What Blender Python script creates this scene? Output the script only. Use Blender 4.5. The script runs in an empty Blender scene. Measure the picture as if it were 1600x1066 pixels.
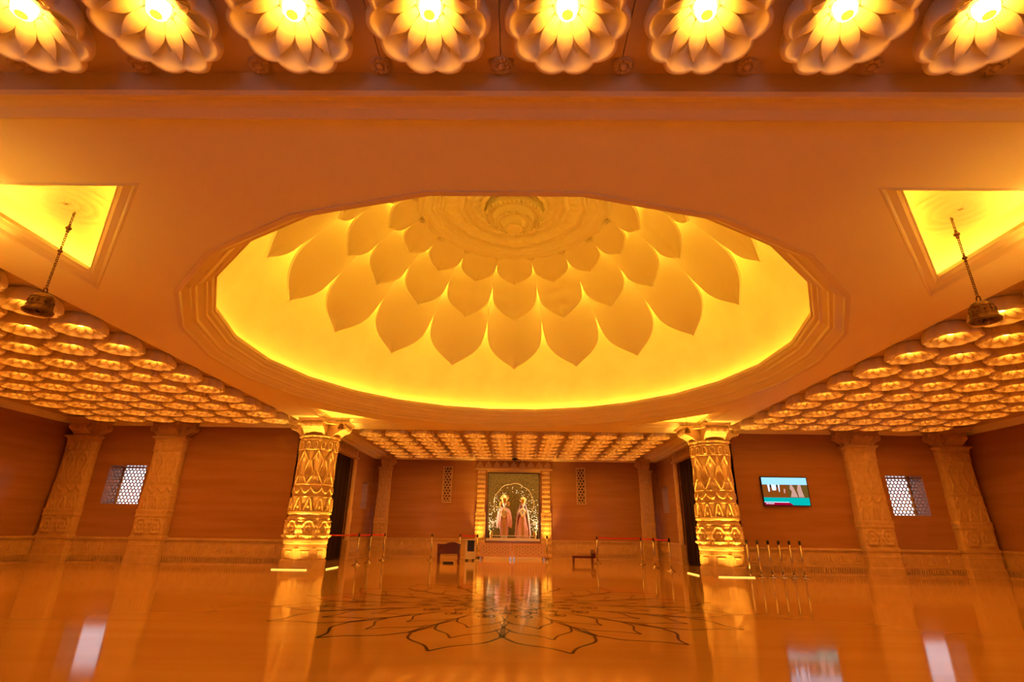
import bpy, bmesh, math, random
import numpy as np
from mathutils import Matrix, Vector
PI = math.pi
random.seed(7)
sc = bpy.context.scene
COL = sc.collection

# ------------------------------------------------------------------ camera
F_PX, PITCH, ROLL, YAW = 797.0, math.radians(20.5), math.radians(0.9), math.radians(-0.91)
CAM = np.array([0.17, 0.0, 1.15])
_fw = np.array([math.sin(YAW)*math.cos(PITCH), math.cos(YAW)*math.cos(PITCH), math.sin(PITCH)])
_r0 = np.array([math.cos(YAW), -math.sin(YAW), 0.0]); _u0 = np.cross(_r0, _fw)
_r = math.cos(ROLL)*_r0 + math.sin(ROLL)*_u0; _u = -math.sin(ROLL)*_r0 + math.cos(ROLL)*_u0
cd = bpy.data.cameras.new('camera'); cam = bpy.data.objects.new('camera', cd); COL.objects.link(cam)
cd.sensor_width = 36.0; cd.lens = F_PX/1600*36.0; cd.clip_start = 0.05; cd.clip_end = 200
cam.matrix_world = Matrix(((_r[0], _u[0], -_fw[0], CAM[0]), (_r[1], _u[1], -_fw[1], CAM[1]), (_r[2], _u[2], -_fw[2], CAM[2]), (0, 0, 0, 1)))
sc.camera = cam
def at(px, py, x=None, y=None, z=None):
    """photo pixel -> point on the plane x=, y= or z="""
    d = _fw*F_PX + _r*(px-800) - _u*(py-533)
    t = (z-CAM[2])/d[2] if z is not None else (y-CAM[1])/d[1] if y is not None else (x-CAM[0])/d[0]
    return CAM + d*t

# ------------------------------------------------------------------ world, exposure
w = bpy.data.worlds.new('world'); sc.world = w; w.use_nodes = True
bg = w.node_tree.nodes['Background']; bg.inputs[0].default_value = (0.86, 0.88, 1.0, 1); bg.inputs[1].default_value = 1.5
sc.view_settings.view_transform = 'Standard'; sc.view_settings.look = 'None'
sc.view_settings.gamma = 1.0; sc.view_settings.use_curve_mapping = False
sc.view_settings.exposure = 0.62
sc.cycles.use_denoising = True
sc.cycles.max_bounces = 8; sc.cycles.diffuse_bounces = 5; sc.cycles.glossy_bounces = 4
sc.cycles.caustics_reflective = False; sc.cycles.caustics_refractive = False
sc.cycles.sample_clamp_indirect = 6.0

AMBER = (1.0, 0.36, 0.028)          # lotus lamp bulbs
COVE = (1.0, 0.54, 0.035)           # LED strips
E_BULB, E_RIM, E_PETAL, E_TRI, E_FLOOR = 29.0, 23.0, 1.0, 46.0, 8.5

# ------------------------------------------------------------------ materials
def mat(name, col, rough=0.5, metal=0.0, spec=0.5, noise=None, bump=None, coat=0.0):
    """noise=(scale xyz, colour2, amount) ; bump=(scale xyz, strength)"""
    m = bpy.data.materials.new(name); m.use_nodes = True
    nt = m.node_tree; b = nt.nodes['Principled BSDF']
    b.inputs['Base Color'].default_value = (*col, 1); b.inputs['Roughness'].default_value = rough
    b.inputs['Metallic'].default_value = metal; b.inputs['Specular IOR Level'].default_value = spec
    b.inputs['Coat Weight'].default_value = coat; b.inputs['Coat Roughness'].default_value = 0.05
    def tex(scale, det=6):
        tc = nt.nodes.new('ShaderNodeTexCoord'); mp = nt.nodes.new('ShaderNodeMapping')
        mp.inputs['Scale'].default_value = scale
        nt.links.new(tc.outputs['Object'], mp.inputs['Vector'])
        n = nt.nodes.new('ShaderNodeTexNoise'); n.inputs['Scale'].default_value = 1.0; n.inputs['Detail'].default_value = det
        nt.links.new(mp.outputs['Vector'], n.inputs['Vector']); return n
    if noise:
        n = tex(noise[0]); r = nt.nodes.new('ShaderNodeValToRGB')
        r.color_ramp.elements[0].position = 0.35; r.color_ramp.elements[1].position = 0.68
        r.color_ramp.elements[0].color = (*noise[1], 1); r.color_ramp.elements[1].color = (*col, 1)
        nt.links.new(n.outputs['Fac'], r.inputs['Fac']); nt.links.new(r.outputs['Color'], b.inputs['Base Color'])
    if bump:
        n2 = tex(bump[0], 4); bp = nt.nodes.new('ShaderNodeBump'); bp.inputs['Strength'].default_value = bump[1]
        bp.inputs['Distance'].default_value = 0.02
        nt.links.new(n2.outputs['Fac'], bp.inputs['Height']); nt.links.new(bp.outputs['Normal'], b.inputs['Normal'])
    return m
def emat(name, col, s):
    m = bpy.data.materials.new(name); m.use_nodes = True; nt = m.node_tree
    nt.nodes.remove(nt.nodes['Principled BSDF']); e = nt.nodes.new('ShaderNodeEmission')
    e.inputs[0].default_value = (*col, 1); e.inputs[1].default_value = s
    nt.links.new(e.outputs[0], nt.nodes['Material Output'].inputs[0]); return m
M = {
 'wall': mat('wall_marble', (0.41, 0.21, 0.10), 0.16, noise=((0.35, 0.35, 5.0), (0.35, 0.17, 0.07))),
 'floor': mat('floor_marble', (0.64, 0.38, 0.16), 0.07, noise=((0.25, 1.9, 1.0), (0.58, 0.32, 0.12))),
 'plaster': mat('ceiling_plaster', (0.93, 0.88, 0.74), 0.55, spec=0.3),
 'plaster_smooth': mat('moulded_plaster', (0.82, 0.72, 0.60), 0.35),
 'dome': mat('dome_plaster', (0.84, 0.74, 0.58), 0.6, spec=0.2, noise=((1.2, 1.2, 1.2), (0.78, 0.67, 0.50))),
 'petal': mat('dome_petal_plaster', (0.78, 0.72, 0.54), 0.6, spec=0.2),
 'panel': mat('lamp_ceiling_panel', (0.66, 0.50, 0.36), 0.5),
 'stone': mat('carved_stone', (0.62, 0.44, 0.28), 0.45, noise=((7, 7, 7), (0.53, 0.36, 0.22))),
 'lamp': mat('lotus_resin', (0.92, 0.84, 0.70), 0.32),
 'socket': mat('lamp_socket', (0.75, 0.6, 0.4), 0.3),
 'bulb': emat('lamp_bulb', AMBER, E_BULB), 'bulb_end': emat('lamp_bulb_end', (1.0, 0.42, 0.03), 1.6),
 'rim_led': emat('dome_rim_led', COVE, E_RIM), 'petal_led0': emat('dome_petal_led_low', COVE, 85*E_PETAL), 'petal_led1': emat('dome_petal_led_mid', COVE, 95*E_PETAL), 'petal_led2': emat('dome_petal_led_top', COVE, 24*E_PETAL),
 'strip_glow': emat('strip_glow', (1.0, 0.48, 0.07), 1.3),
 'tri_led': emat('corner_coffer_led', COVE, E_TRI), 'floor_led': emat('floor_led', (1.0, 0.46, 0.06), E_FLOOR),
 'inlay': mat('inlay_dark_stone', (0.035, 0.016, 0.010), 0.12),
 'brass': mat('aged_brass', (0.24, 0.12, 0.05), 0.42, metal=0.7, noise=((30, 30, 30), (0.13, 0.06, 0.022)), bump=((45, 45, 45), 0.25)),
 'steel': mat('brushed_steel', (0.62, 0.58, 0.55), 0.22, metal=1.0),
 'black': mat('black_plastic', (0.012, 0.010, 0.010), 0.4),
 'belt': mat('red_belt', (0.62, 0.015, 0.02), 0.6),
 'belt_print': mat('belt_print', (0.85, 0.5, 0.45), 0.6),
 'wood': mat('red_wood', (0.16, 0.030, 0.015), 0.35, noise=((3, 3, 20), (0.09, 0.015, 0.008))),
 'door': mat('dark_door', (0.012, 0.004, 0.003), 0.6, spec=0.2),
 'void': mat('door_void', (0.015, 0.006, 0.004), 0.8),
 'white_marble': mat('white_marble', (0.82, 0.76, 0.74), 0.25),
 'pink_stone': mat('pink_stone', (0.72, 0.44, 0.38), 0.35), 'white_board': mat('white_board', (0.90, 0.88, 0.88), 0.35),
 'jali': mat('jali_stone', (0.66, 0.52, 0.42), 0.4),
 'gold': mat('gilded', (0.80, 0.52, 0.16), 0.28, metal=0.9),
 'gold_cloth': mat('gold_brocade', (0.14, 0.074, 0.007), 0.6, metal=0.0, spec=0.08, noise=((14, 14, 14), (0.05, 0.026, 0.003)), bump=((40, 40, 40), 0.5)),
 'pink': mat('pink_cloth', (0.86, 0.56, 0.56), 0.6, noise=((18, 18, 12), (0.74, 0.34, 0.38))),
 'sash_gold': mat('sash_gold', (0.62, 0.40, 0.16), 0.4, noise=((40, 40, 40), (0.40, 0.22, 0.08))), 'pink_dark': mat('magenta_cloth', (0.42, 0.10, 0.16), 0.6),
 'statue': mat('white_statue_marble', (0.90, 0.86, 0.80), 0.25),
 'frame_dark': mat('dark_frame', (0.05, 0.012, 0.008), 0.35),
 'sparkle': emat('fairy_light', (1.0, 0.80, 0.45), 5.0),
 'flower': mat('white_flower', (0.85, 0.82, 0.72), 0.6), 'leaf': mat('leaf_green', (0.10, 0.16, 0.03), 0.6),
 'scr_sky': emat('screen_sky', (0.32, 0.66, 0.86), 0.85), 'scr_teal': emat('screen_teal', (0.0, 0.42, 0.40), 0.8),
 'scr_red': emat('screen_red', (0.32, 0.0, 0.025), 0.8), 'scr_brown': emat('screen_brown', (0.22, 0.055, 0.006), 0.8),
 'scr_gold': emat('screen_gold', (0.14, 0.07, 0.012), 0.8), 'scr_white': emat('screen_white', (0.68, 0.74, 0.9), 0.9),
 'scr_pink': emat('screen_pink', (0.55, 0.30, 0.24), 0.8), 'scr_dark': emat('screen_dark', (0.015, 0.01, 0.01), 0.6),
 'niche_light': emat('niche_lamp', (1.0, 0.75, 0.40), 30.0),
}

# ------------------------------------------------------------------ mesh helpers
class MB:
    def __init__(s): s.v = []; s.f = []; s.sm = []
    def add(s, vs, fs, smooth=False):
        o = len(s.v); s.v += [tuple(map(float, p)) for p in vs]
        s.f += [tuple(i+o for i in f) for f in fs]; s.sm += [smooth]*len(fs); return s
    def box(s, x0, x1, y0, y1, z0, z1):
        vs = [(x0,y0,z0),(x1,y0,z0),(x1,y1,z0),(x0,y1,z0),(x0,y0,z1),(x1,y0,z1),(x1,y1,z1),(x0,y1,z1)]
        return s.add(vs, [(3,2,1,0),(4,5,6,7),(0,1,5,4),(1,2,6,5),(2,3,7,6),(3,0,4,7)])
    def lathe(s, prof, n=32, c=(0,0,0), smooth=True, a0=0.0, cap=False):
        vs = []; fs = []; m = len(prof)
        for i in range(n):
            a = a0+2*PI*i/n
            for r, z in prof: vs.append((c[0]+r*math.sin(a), c[1]+r*math.cos(a), c[2]+z))
        for i in range(n):
            j = (i+1) % n
            for k in range(m-1): fs.append((i*m+k, i*m+k+1, j*m+k+1, j*m+k))
        if cap:
            fs.append(tuple(i*m for i in range(n))); fs.append(tuple(i*m+m-1 for i in reversed(range(n))))
        return s.add(vs, fs, smooth)
    def tube(s, pts, r, n=8, smooth=True, closed=False):
        P = [Vector(p) for p in pts]; R = r if hasattr(r, '__len__') else [r]*len(P)
        vs = []; fs = []; N = len(P); up = Vector((0, 0, 1))
        for i, p in enumerate(P):
            a = P[(i-1) % N] if (closed or i) else P[0]; b = P[(i+1) % N] if (closed or i < N-1) else P[-1]
            t = (b-a).normalized(); q = t.cross(up)
            if q.length < 1e-3: q = t.cross(Vector((1, 0, 0)))
            q.normalize(); h = q.cross(t)
            for k in range(n):
                an = 2*PI*k/n; d = q*math.cos(an)+h*math.sin(an); vs.append(p+d*R[i])
        for i in range(N if closed else N-1):
            j = (i+1) % N
            for k in range(n): fs.append((i*n+k, i*n+(k+1) % n, j*n+(k+1) % n, j*n+k))
        if not closed: fs += [tuple(range(n-1, -1, -1)), tuple((N-1)*n+k for k in range(n))]
        return s.add(vs, fs, smooth)
    def prism(s, poly, fn, d0, d1, smooth=False):
        """poly in 2D; fn(u,v,d)->xyz"""
        n = len(poly); vs = [fn(u, v, d0) for u, v in poly]+[fn(u, v, d1) for u, v in poly]
        fs = [tuple(range(n-1, -1, -1)), tuple(range(n, 2*n))]+[(i, (i+1) % n, n+(i+1) % n, n+i) for i in range(n)]
        return s.add(vs, fs, smooth)
    def ellipsoid(s, c, r, n=10, m=7):
        vs = []; fs = []
        for i in range(m+1):
            t = PI*i/m
            for k in range(n):
                a = 2*PI*k/n; vs.append((c[0]+r[0]*math.sin(t)*math.cos(a), c[1]+r[1]*math.sin(t)*math.sin(a), c[2]+r[2]*math.cos(t)))
        for i in range(m):
            for k in range(n): fs.append((i*n+k, (i+1)*n+k, (i+1)*n+(k+1) % n, i*n+(k+1) % n))
        return s.add(vs, fs, True)
    def grid(s, V, closed=False, smooth=True):
        """V[i][j] points"""
        m = len(V); n = len(V[0]); vs = [p for row in V for p in row]; fs = []
        for i in range(m-1):
            for j in range(n if closed else n-1):
                k = (j+1) % n; fs.append((i*n+j, i*n+k, (i+1)*n+k, (i+1)*n+j))
        return s.add(vs, fs, smooth)
    def mesh(s, name, m):
        me = bpy.data.meshes.new(name); me.from_pydata(s.v, [], s.f)
        me.polygons.foreach_set('use_smooth', s.sm); me.materials.append(M[m] if isinstance(m, str) else m)
        bm = bmesh.new(); bm.from_mesh(me); bmesh.ops.recalc_face_normals(bm, faces=bm.faces); bm.to_mesh(me); bm.free()
        me.update(); return me
    def build(s, name, m, parent=None, loc=(0, 0, 0), rz=0.0):
        return place(name, s.mesh(name, m), parent, loc, rz)
def place(name, me, parent=None, loc=(0, 0, 0), rz=0.0):
    o = bpy.data.objects.new(name, me); COL.objects.link(o); o.parent = parent
    o.location = loc; o.rotation_euler = (0, 0, rz); return o
def tag(o, label, cat, group=None):
    o['label'] = label; o['category'] = cat
    if group: o['group'] = group
    return o
def thing(name, label, cat, loc=(0, 0, 0), rz=0.0, group=None):
    return tag(place(name, None, None, loc, rz), label, cat, group)
def struct(o, label=None):
    o['kind'] = 'structure'
    if label: o['label'] = label
    return o
ORD = ['first', 'second', 'third', 'fourth', 'fifth', 'sixth', 'seventh', 'eighth', 'ninth', 'tenth', 'eleventh', 'twelfth', 'thirteenth']

# ------------------------------------------------------------------ dimensions (metres)
ZS, ZL = 4.515, 4.645            # dome-bay soffit, lamp-field ceiling
YN, YB, YR, YE = 3.15, 17.85, 26.0, -5.5   # bay front edge, back wall, shrine wall, entrance wall
XB, XS, XA = 7.11, 15.55, 7.0    # bay edge, side walls, alcove walls
DC = (0.0, 10.86)                # dome centre
SP = 0.954                       # lamp spacing

# ================================================================== SETTING
fl = struct(MB().box(-XS-.4, XS+.4, YE-.4, YR+1.6, -0.15, 0.0).build('floor', 'floor'), 'polished orange-beige marble floor with dark lotus inlay')

def wall_x(name, y0, y1, xa, xb, holes, zt=4.9):
    """wall along x with rectangular holes (x0,x1,z0,z1)"""
    b = MB(); xs = xa
    for (h0, h1, z0, z1) in sorted(holes):
        b.box(xs, h0, y0, y1, 0, zt)
        if z0 > 0: b.box(h0, h1, y0, y1, 0, z0)
        b.box(h0, h1, y0, y1, z1, zt); xs = h1
    b.box(xs, xb, y0, y1, 0, zt); return struct(b.build(name, 'wall'))
def wall_y(name, x0, x1, ya, yb, holes, zt=4.9):
    b = MB(); ys = ya
    for (h0, h1, z0, z1) in sorted(holes):
        b.box(x0, x1, ys, h0, 0, zt)
        if z0 > 0: b.box(x0, x1, h0, h1, 0, z0)
        b.box(x0, x1, h0, h1, z1, zt); ys = h1
    b.box(x0, x1, ys, yb, 0, zt); return struct(b.build(name, 'wall'))

WZ0, WZ1 = 1.83, 3.10
WL = (-13.90, -12.62); WR = (12.55, 13.77); WT = 0.72
wall_x('wall_back_left', YB, YB+WT, -XS, -XA, [(*WL, WZ0, WZ1)])
wall_x('wall_back_right', YB, YB+WT, XA, XS, [(*WR, WZ0, WZ1)])
wall_y('wall_left', -XS-.4, -XS, YE, YB+WT, [])
wall_y('wall_right', XS, XS+.4, YE, YB+WT, [])
DOOR = (19.3, 22.35, 0, 4.0); AWIN = (24.35, 25.25, 2.05, 3.2)
wall_y('wall_alcove_left', -XA-.5, -XA, YB+WT, YR, [DOOR, AWIN])
wall_y('wall_alcove_right', XA, XA+.5, YB+WT, YR, [DOOR, AWIN])
wall_y('wall_alcove_end_left', -XA-.5, -XA, YB, YB+WT, []); wall_y('wall_alcove_end_right', XA, XA+.5, YB, YB+WT, [])
NX0, NX1, NZ0, NZ1 = -1.33, 1.23, 0.84, 3.88
wall_x('wall_rear', YR, YR+.35, -XA-.5, XA+.5, [(NX0, NX1, NZ0, NZ1)])
# entrance side behind the viewer: doorway and jali windows that let the daylight in
wall_x('wall_entrance', YE-.35, YE, -XS-.4, XS+.4, [(-9.2, -8.0, 1.8, 3.1), (-4.6, -3.4, 1.8, 3.1), (-1.0, 1.0, 0, 3.0), (3.4, 4.6, 1.8, 3.1), (8.0, 9.2, 1.8, 3.1)])

# ------------------------------------------------------------------ lamp-field ceilings, made of square panels
cb = MB()
cb.box(-XS-.4, XS+.4, YE-.4, YN, ZL+.03, ZL+.2)
for s in (-1, 1): cb.box(min(s*XB, s*(XS+.4)), max(s*XB, s*(XS+.4)), YN, YB+.1, ZL+.03, ZL+.2)
cb.box(-XA-.4, XA+.4, YB+.3, YR+.2, ZL+.03, ZL+.2)
ceil = struct(cb.build('ceiling', 'panel'), 'flat panelled ceiling around the dome bay carrying rows of lotus lamps')
pm = MB().box(-SP/2+.004, SP/2-.004, -SP/2+.004, SP/2-.004, 0, .03).mesh('ceiling_panel', 'panel')
pm2 = MB().box(-SP/2+.004, SP/2-.004, -.991/2+.004, .991/2-.004, 0, .03).mesh('ceiling_panel', 'panel')
FRONT_X = [(-5.5+i)*SP for i in range(12)]; FRONT_Y = [2.505-SP*j for j in range(3)]
SIDE_X = [7.71+SP*k for k in range(7)]; SIDE_Y = [16.32-.991*j for j in range(13)]
ALC_X = FRONT_X; ALC_Y = [18.62+.953*j for j in range(7)]
for y in FRONT_Y:
    for x in FRONT_X: place('ceiling_panel', pm, ceil, (x, y, ZL))
for s in (-1, 1):
    for x in SIDE_X:
        for y in SIDE_Y: place('ceiling_panel', pm2, ceil, (s*x, y, ZL))
for y in ALC_Y:
    for x in ALC_X: place('ceiling_panel', pm, ceil, (x, y, ZL))

# alcove cornice and hall cornice
def cornice_x(b, y, x0, x1, d):   # d = direction into room
    for (o, h, t) in ((.10, 4.645, .07), (.06, 4.575, .06), (.03, 4.515, .05)):
        b.box(x0, x1, min(y, y+d*o), max(y, y+d*o), h-t, h+.03)
def cornice_y(b, x, y0, y1, d, k=1.0):
    for (o, h, t) in ((.10*k, 4.645, .07), (.06*k, 4.575, .06), (.03*k, 4.515, .05)):
        b.box(min(x, x+d*o), max(x, x+d*o), y0, y1, h-t, h+.03)
b = MB()
cornice_x(b, YB, -XS, -XA, -1); cornice_x(b, YB, XA, XS, -1); cornice_y(b, -XS, YE, YB, 1); cornice_y(b, XS, YE, YB, -1)
struct(b.build('trim_1', 'plaster'), 'stepped cornice along the hall walls')
b = MB(); cornice_x(b, YR, -XA, XA, -1); cornice_y(b, -XA, YB+.35, YR, 1, 6.5); cornice_y(b, XA, YB+.35, YR, -1, 6.5)
struct(b.build('trim_2', 'plaster'), 'wide stepped cornice around the shrine alcove')

# ------------------------------------------------------------------ dome-bay soffit with polygon opening and four corner coffers
NP = 24; RO = 6.43
def ngon(r, z): return [(DC[0]+r*math.sin(2*PI*(i+.5)/NP), DC[1]+r*math.cos(2*PI*(i+.5)/NP), z) for i in range(NP)]
TY0, TY1, TX0, TX1 = 4.39, 6.94, 6.26, 3.83          # corner coffer outline, nearer pair
YF = YB+.32
def tri_out(sx, far):
    P = [(TX0, TY0), (TX0, TY1), (TX1, TY0)]
    if far: P = [(x, 2*10.72-y) for x, y in P]
    return [(sx*x, y) for x, y in P]
def inset(P, d):
    n = len(P); A = sum(P[i][0]*P[(i+1) % n][1]-P[(i+1) % n][0]*P[i][1] for i in range(n)); sg = 1 if A > 0 else -1
    L = []
    for i in range(n):
        a, c = P[i], P[(i+1) % n]; dx, dy = c[0]-a[0], c[1]-a[1]; l = math.hypot(dx, dy)
        nx, ny = -dy/l*sg, dx/l*sg; L.append((a[0]+nx*d, a[1]+ny*d, dx/l, dy/l))
    R = []
    for i in range(n):
        p, q = L[i-1], L[i]; den = p[2]*q[3]-p[3]*q[2]; t = ((q[0]-p[0])*q[3]-(q[1]-p[1])*q[2])/den
        R.append((p[0]+p[2]*t, p[1]+p[3]*t))
    return R
bm = bmesh.new()
def loop(pts):
    vs = [bm.verts.new(p) for p in pts]
    for i in range(len(vs)): bm.edges.new((vs[i], vs[(i+1) % len(vs)]))
loop([(-XB, YN+.33, ZS), (XB, YN+.33, ZS), (XB, YF, ZS), (-XB, YF, ZS)]); loop(ngon(RO, ZS))
TRIS = [(s, f) for f in (0, 1) for s in (-1, 1)]
for s, f in TRIS: loop([(x, y, ZS) for x, y in tri_out(s, f)])
bmesh.ops.triangle_fill(bm, use_beauty=True, edges=bm.edges[:], normal=(0, 0, -1))
me = bpy.data.meshes.new('ceiling_bay'); bm.to_mesh(me); bm.free(); me.materials.append(M['plaster'])
bay = struct(place('ceiling_bay', me), 'smooth flat ceiling bay around the dome opening')
b = MB()
for s in (-1, 1): b.box(min(s*XB, s*(XB+.02)), max(s*XB, s*(XB+.02)), YN, YF, ZS, ZL+.05)
b.box(-XB, XB, YF, YF+.02, ZS, ZL+.05)
b.build('edge_fascia', 'plaster', bay)
# moulded front beam edge (profile extruded across the hall)
prof = [(YN, ZL+.05), (YN, ZS-.03), (YN+.03, ZS-.05), (YN+.05, ZS-.05), (YN+.06, ZS-.03), (YN+.12, ZS-.015), (YN+.20, ZS-.02), (YN+.28, ZS-.045), (YN+.30, ZS-.045), (YN+.32, ZS-.03), (YN+.33, ZS), (YN+.34, ZL+.05)]
b = MB(); b.prism(prof, lambda u, v, d: (d, u, v), -XS, XS); b.f = b.f[2:]; b.sm = b.sm[2:]
struct(b.build('trim_3', 'plaster_smooth'), 'moulded beam edge between the front lamps and the dome bay')

# stepped polygonal ring
ring = [(6.43, 4.515), (6.43, 4.50), (6.36, 4.50), (6.34, 4.545), (6.24, 4.60), (6.22, 4.64), (6.17, 4.645), (6.15, 4.70), (6.08, 4.76), (6.04, 4.775), (6.03, 4.82), (5.97, 4.85), (5.95, 4.90), (5.92, 4.905), (5.92, 4.99), (5.95, 4.99), (5.95, 4.94), (6.2, 4.94)]
b = MB(); vs = []
for r, z in ring: vs.append(ngon(r, z))
b.grid(vs, closed=True, smooth=False)
struct(b.build('trim_4', 'plaster_smooth'), 'stepped polygonal moulding ring around the dome opening')
# dome shell
DW = [(6.2, 4.94), (6.2, 5.15), (6.13, 5.6), (6.0, 6.05), (5.77, 6.55), (5.42, 7.05), (4.92, 7.6), (4.3, 8.12), (3.6, 8.56), (2.8, 8.92), (1.5, 9.12), (0.02, 9.15)]
dome = struct(MB().lathe(DW, 96, (DC[0], DC[1], 0)).build('ceiling_dome', 'dome'), 'glowing yellow dome lined with three tiers of plaster petals')
def pl(P, t):
    """polyline sample by fraction"""
    P = np.array(P); d = np.r_[0, np.cumsum(np.hypot(*np.diff(P, axis=0).T))]; q = t*d[-1]
    return np.interp(q, d, P[:, 0]), np.interp(q, d, P[:, 1])
FX = [0, .05, .12, .22, .35, .5, .65, .8, 1.0]; FY = [0, .08, .24, .47, .70, .86, .93, .965, 1.0]
TIERS = [  # petal spine (r,z) from tip up, notch fraction, LED ring (r,z)
 ([(5.26, 6.16), (5.12, 6.55), (4.86, 7.02), (4.50, 7.48), (4.12, 7.95), (3.86, 8.26)], .60, .15),
 ([(4.02, 7.38), (3.90, 7.72), (3.66, 8.10), (3.34, 8.43), (3.0, 8.72)], .60, .085),
 ([(3.08, 8.17), (2.92, 8.45), (2.68, 8.66), (2.40, 8.80), (2.2, 8.86)], .52, .12),
]
for ti, (sp, nf, lo) in enumerate(TIERS):
    lr, lz = pl(sp, min(nf+.05, .97)); led = (lr+lo, lz+.03)
    b = MB(); V = []; Bk = []
    NT, NA = 26, 13
    for i in range(NT+1):
        t = i/NT; r, z = pl(sp, t); hw = (PI/16)*float(np.interp(min(t/nf, 1), FX, FY))*.997
        row = []; brow = []
        for j in range(NA):
            s = -1+2*j/(NA-1); a = s*hw
            bulge = -.085*(1-s*s)*min(1, t/nf*1.5+.1) + .02*math.exp(-(s/.10)**2)*(1 if t < .9 else 0)
            rr = r+bulge; row.append((rr*math.sin(a), rr*math.cos(a), z+bulge*.5)); rb = r+.05
            brow.append((rb*math.sin(a), rb*math.cos(a), z+.03))
        V.append(row); Bk.append(brow)
    b.grid(V); b.grid(Bk)
    b.grid([[V[i][0] for i in range(NT+1)], [Bk[i][0] for i in range(NT+1)]], smooth=False)
    b.grid([[V[i][-1] for i in range(NT+1)], [Bk[i][-1] for i in range(NT+1)]], smooth=False)
    pmesh = b.mesh('petal', 'petal')
    for k in range(16):
        place('petal', pmesh, dome, (DC[0], DC[1], 0), 2*PI*k/16)
    b = MB(); b.tube([(led[0]*math.sin(2*PI*i/64), led[0]*math.cos(2*PI*i/64), led[1]) for i in range(64)], .018, 6, closed=True)
    b.build('light_strip', 'petal_led%d' % ti, dome, (DC[0], DC[1], 0))
b = MB(); b.tube([(6.08*math.sin(2*PI*i/72), 6.08*math.cos(2*PI*i/72), 4.965) for i in range(72)], .02, 6, closed=True)
b.build('light_strip', 'rim_led', dome, (DC[0], DC[1], 0))

# ceiling medallion with hanging rosette
md = thing('ceiling_medallion', 'large round carved plaster medallion at the top of the dome', 'medallion', (DC[0], DC[1], 8.72))
V = []
rs = np.linspace(0.02, 2.46, 90)
for r in rs:
    row = []
    for i in range(192):
        a = 2*PI*i/192; edge = 1-.035*abs(math.sin(8*a))
        h = 0.0
        for rc, wd, am in ((1.30, .04, .06), (1.36, .025, .04), (1.80, .03, .05), (2.38, .04, .05), (.78, .05, .05)): h += am*math.exp(-((r-rc)/wd)**2)
        if 1.42 < r < 1.76: h += .035*abs(math.sin(a*20))*math.sin(PI*(r-1.42)/.34)
        if 1.86 < r < 2.34: h += .03*abs(math.sin(a*24+6*r)*math.sin(r*26))
        if .84 < r < 1.26: h += .03*abs(math.sin(a*12)*math.sin(PI*(r-.84)/.42*2))
        z = .10*(1-(r/2.46)**2)-1.7*h
        row.append((r*edge*math.sin(a), r*edge*math.cos(a), z))
    V.append(row)
b = MB(); b.grid(V, closed=True); b.grid([V[-1], [(p[0], p[1], .12) for p in V[-1]]], closed=True)
b.build('disc', 'petal', md)
pend = MB().lathe([(.60, .06), (.62, .0), (.70, -.12), (.70, -.20), (.66, -.22), (.60, -.22), (.57, -.16), (.48, -.20), (.46, -.36), (.43, -.40), (.38, -.40), (.34, -.35), (.27, -.38), (.25, -.52), (.21, -.56), (.15, -.56), (.12, -.52), (.0, -.535)], 48).build('pendant', 'petal', md)
for rr, zz, nn, br in ((.69, -.20, 40, .05), (.45, -.38, 30, .038), (.235, -.54, 22, .026)):
    b = MB()
    for i in range(nn):
        a = 2*PI*i/nn; b.ellipsoid((rr*math.sin(a), rr*math.cos(a), zz), (br, br, br*1.3), 6, 5)
    b.build('beading', 'petal', pend)
b = MB()
for k in range(6):
    a = 2*PI*k/6; b.ellipsoid((0, 0, 0), (.035, .035, .02), 6, 4)
    b.ellipsoid((.06*math.cos(a), .06*math.sin(a), 0), (.045, .03, .02), 6, 4)
fm = b.mesh('flower', 'petal')
for k in range(16):
    a = 2*PI*(k+.5)/16; o = place('flower', fm, md, (2.45*math.sin(a), 2.45*math.cos(a), -.02), -a)

# corner coffers: cove frame, glowing recess with relief, hanging bell
for s, f in TRIS:
    P0 = tri_out(s, f); P1 = inset(P0, .05); P2 = inset(P0, .12); P3 = inset(P0, .17); P4 = inset(P0, .17)
    nm = ('right ' if s > 0 else 'left ')+('far ' if f else 'near ')
    b = MB(); b.grid([[(x, y, z) for x, y in P] for P, z in ((P0, ZS), (inset(P0, .012), ZS-.012), (inset(P0, .03), ZS), (P1, ZS+.035), (P2, ZS+.055), (inset(P0, .15), ZS+.09), (P3, ZS+.10), (P3, ZS+.15))], closed=True, smooth=False)
    fr = struct(b.build('trim_5', 'plaster_smooth'), nm+'triangular coffer moulding in the dome-bay ceiling')
    Q = inset(P0, -.34); Zr = ZS+.36
    b = MB(); b.add([(x, y, Zr) for x, y in Q], [(0, 1, 2)]); b.grid([[(x, y, z) for x, y in Q] for z in (ZS+.02, Zr)], closed=True, smooth=False)
    b.build('recess', 'dome', fr)
    W = inset(P0, -.14); b = MB()
    for i in range(3):
        a, c = W[i], W[(i+1) % 3]; d = Vector((c[0]-a[0], c[1]-a[1], 0)); A = Vector((*a, ZS+.12))
        b.tube([A+d*.06, A+d*.94], .012, 6)
    b.build('light_strip', 'tri_led', fr)
    cx = sum(p[0] for p in P0)/3; cy = sum(p[1] for p in P0)/3
    b = MB(); V = []
    for r in np.linspace(.03, .55, 40):
        V.append([(r*math.sin(2*PI*i/72), r*math.cos(2*PI*i/72), -.010*abs(math.sin(9*r*PI/.62*.5))*(.5+.5*abs(math.sin(6*2*PI*i/72)))-.006) for i in range(72)])
    b.grid(V, closed=True); b.build('relief_medallion', 'dome', fr, (cx, cy, Zr-.002))

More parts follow.
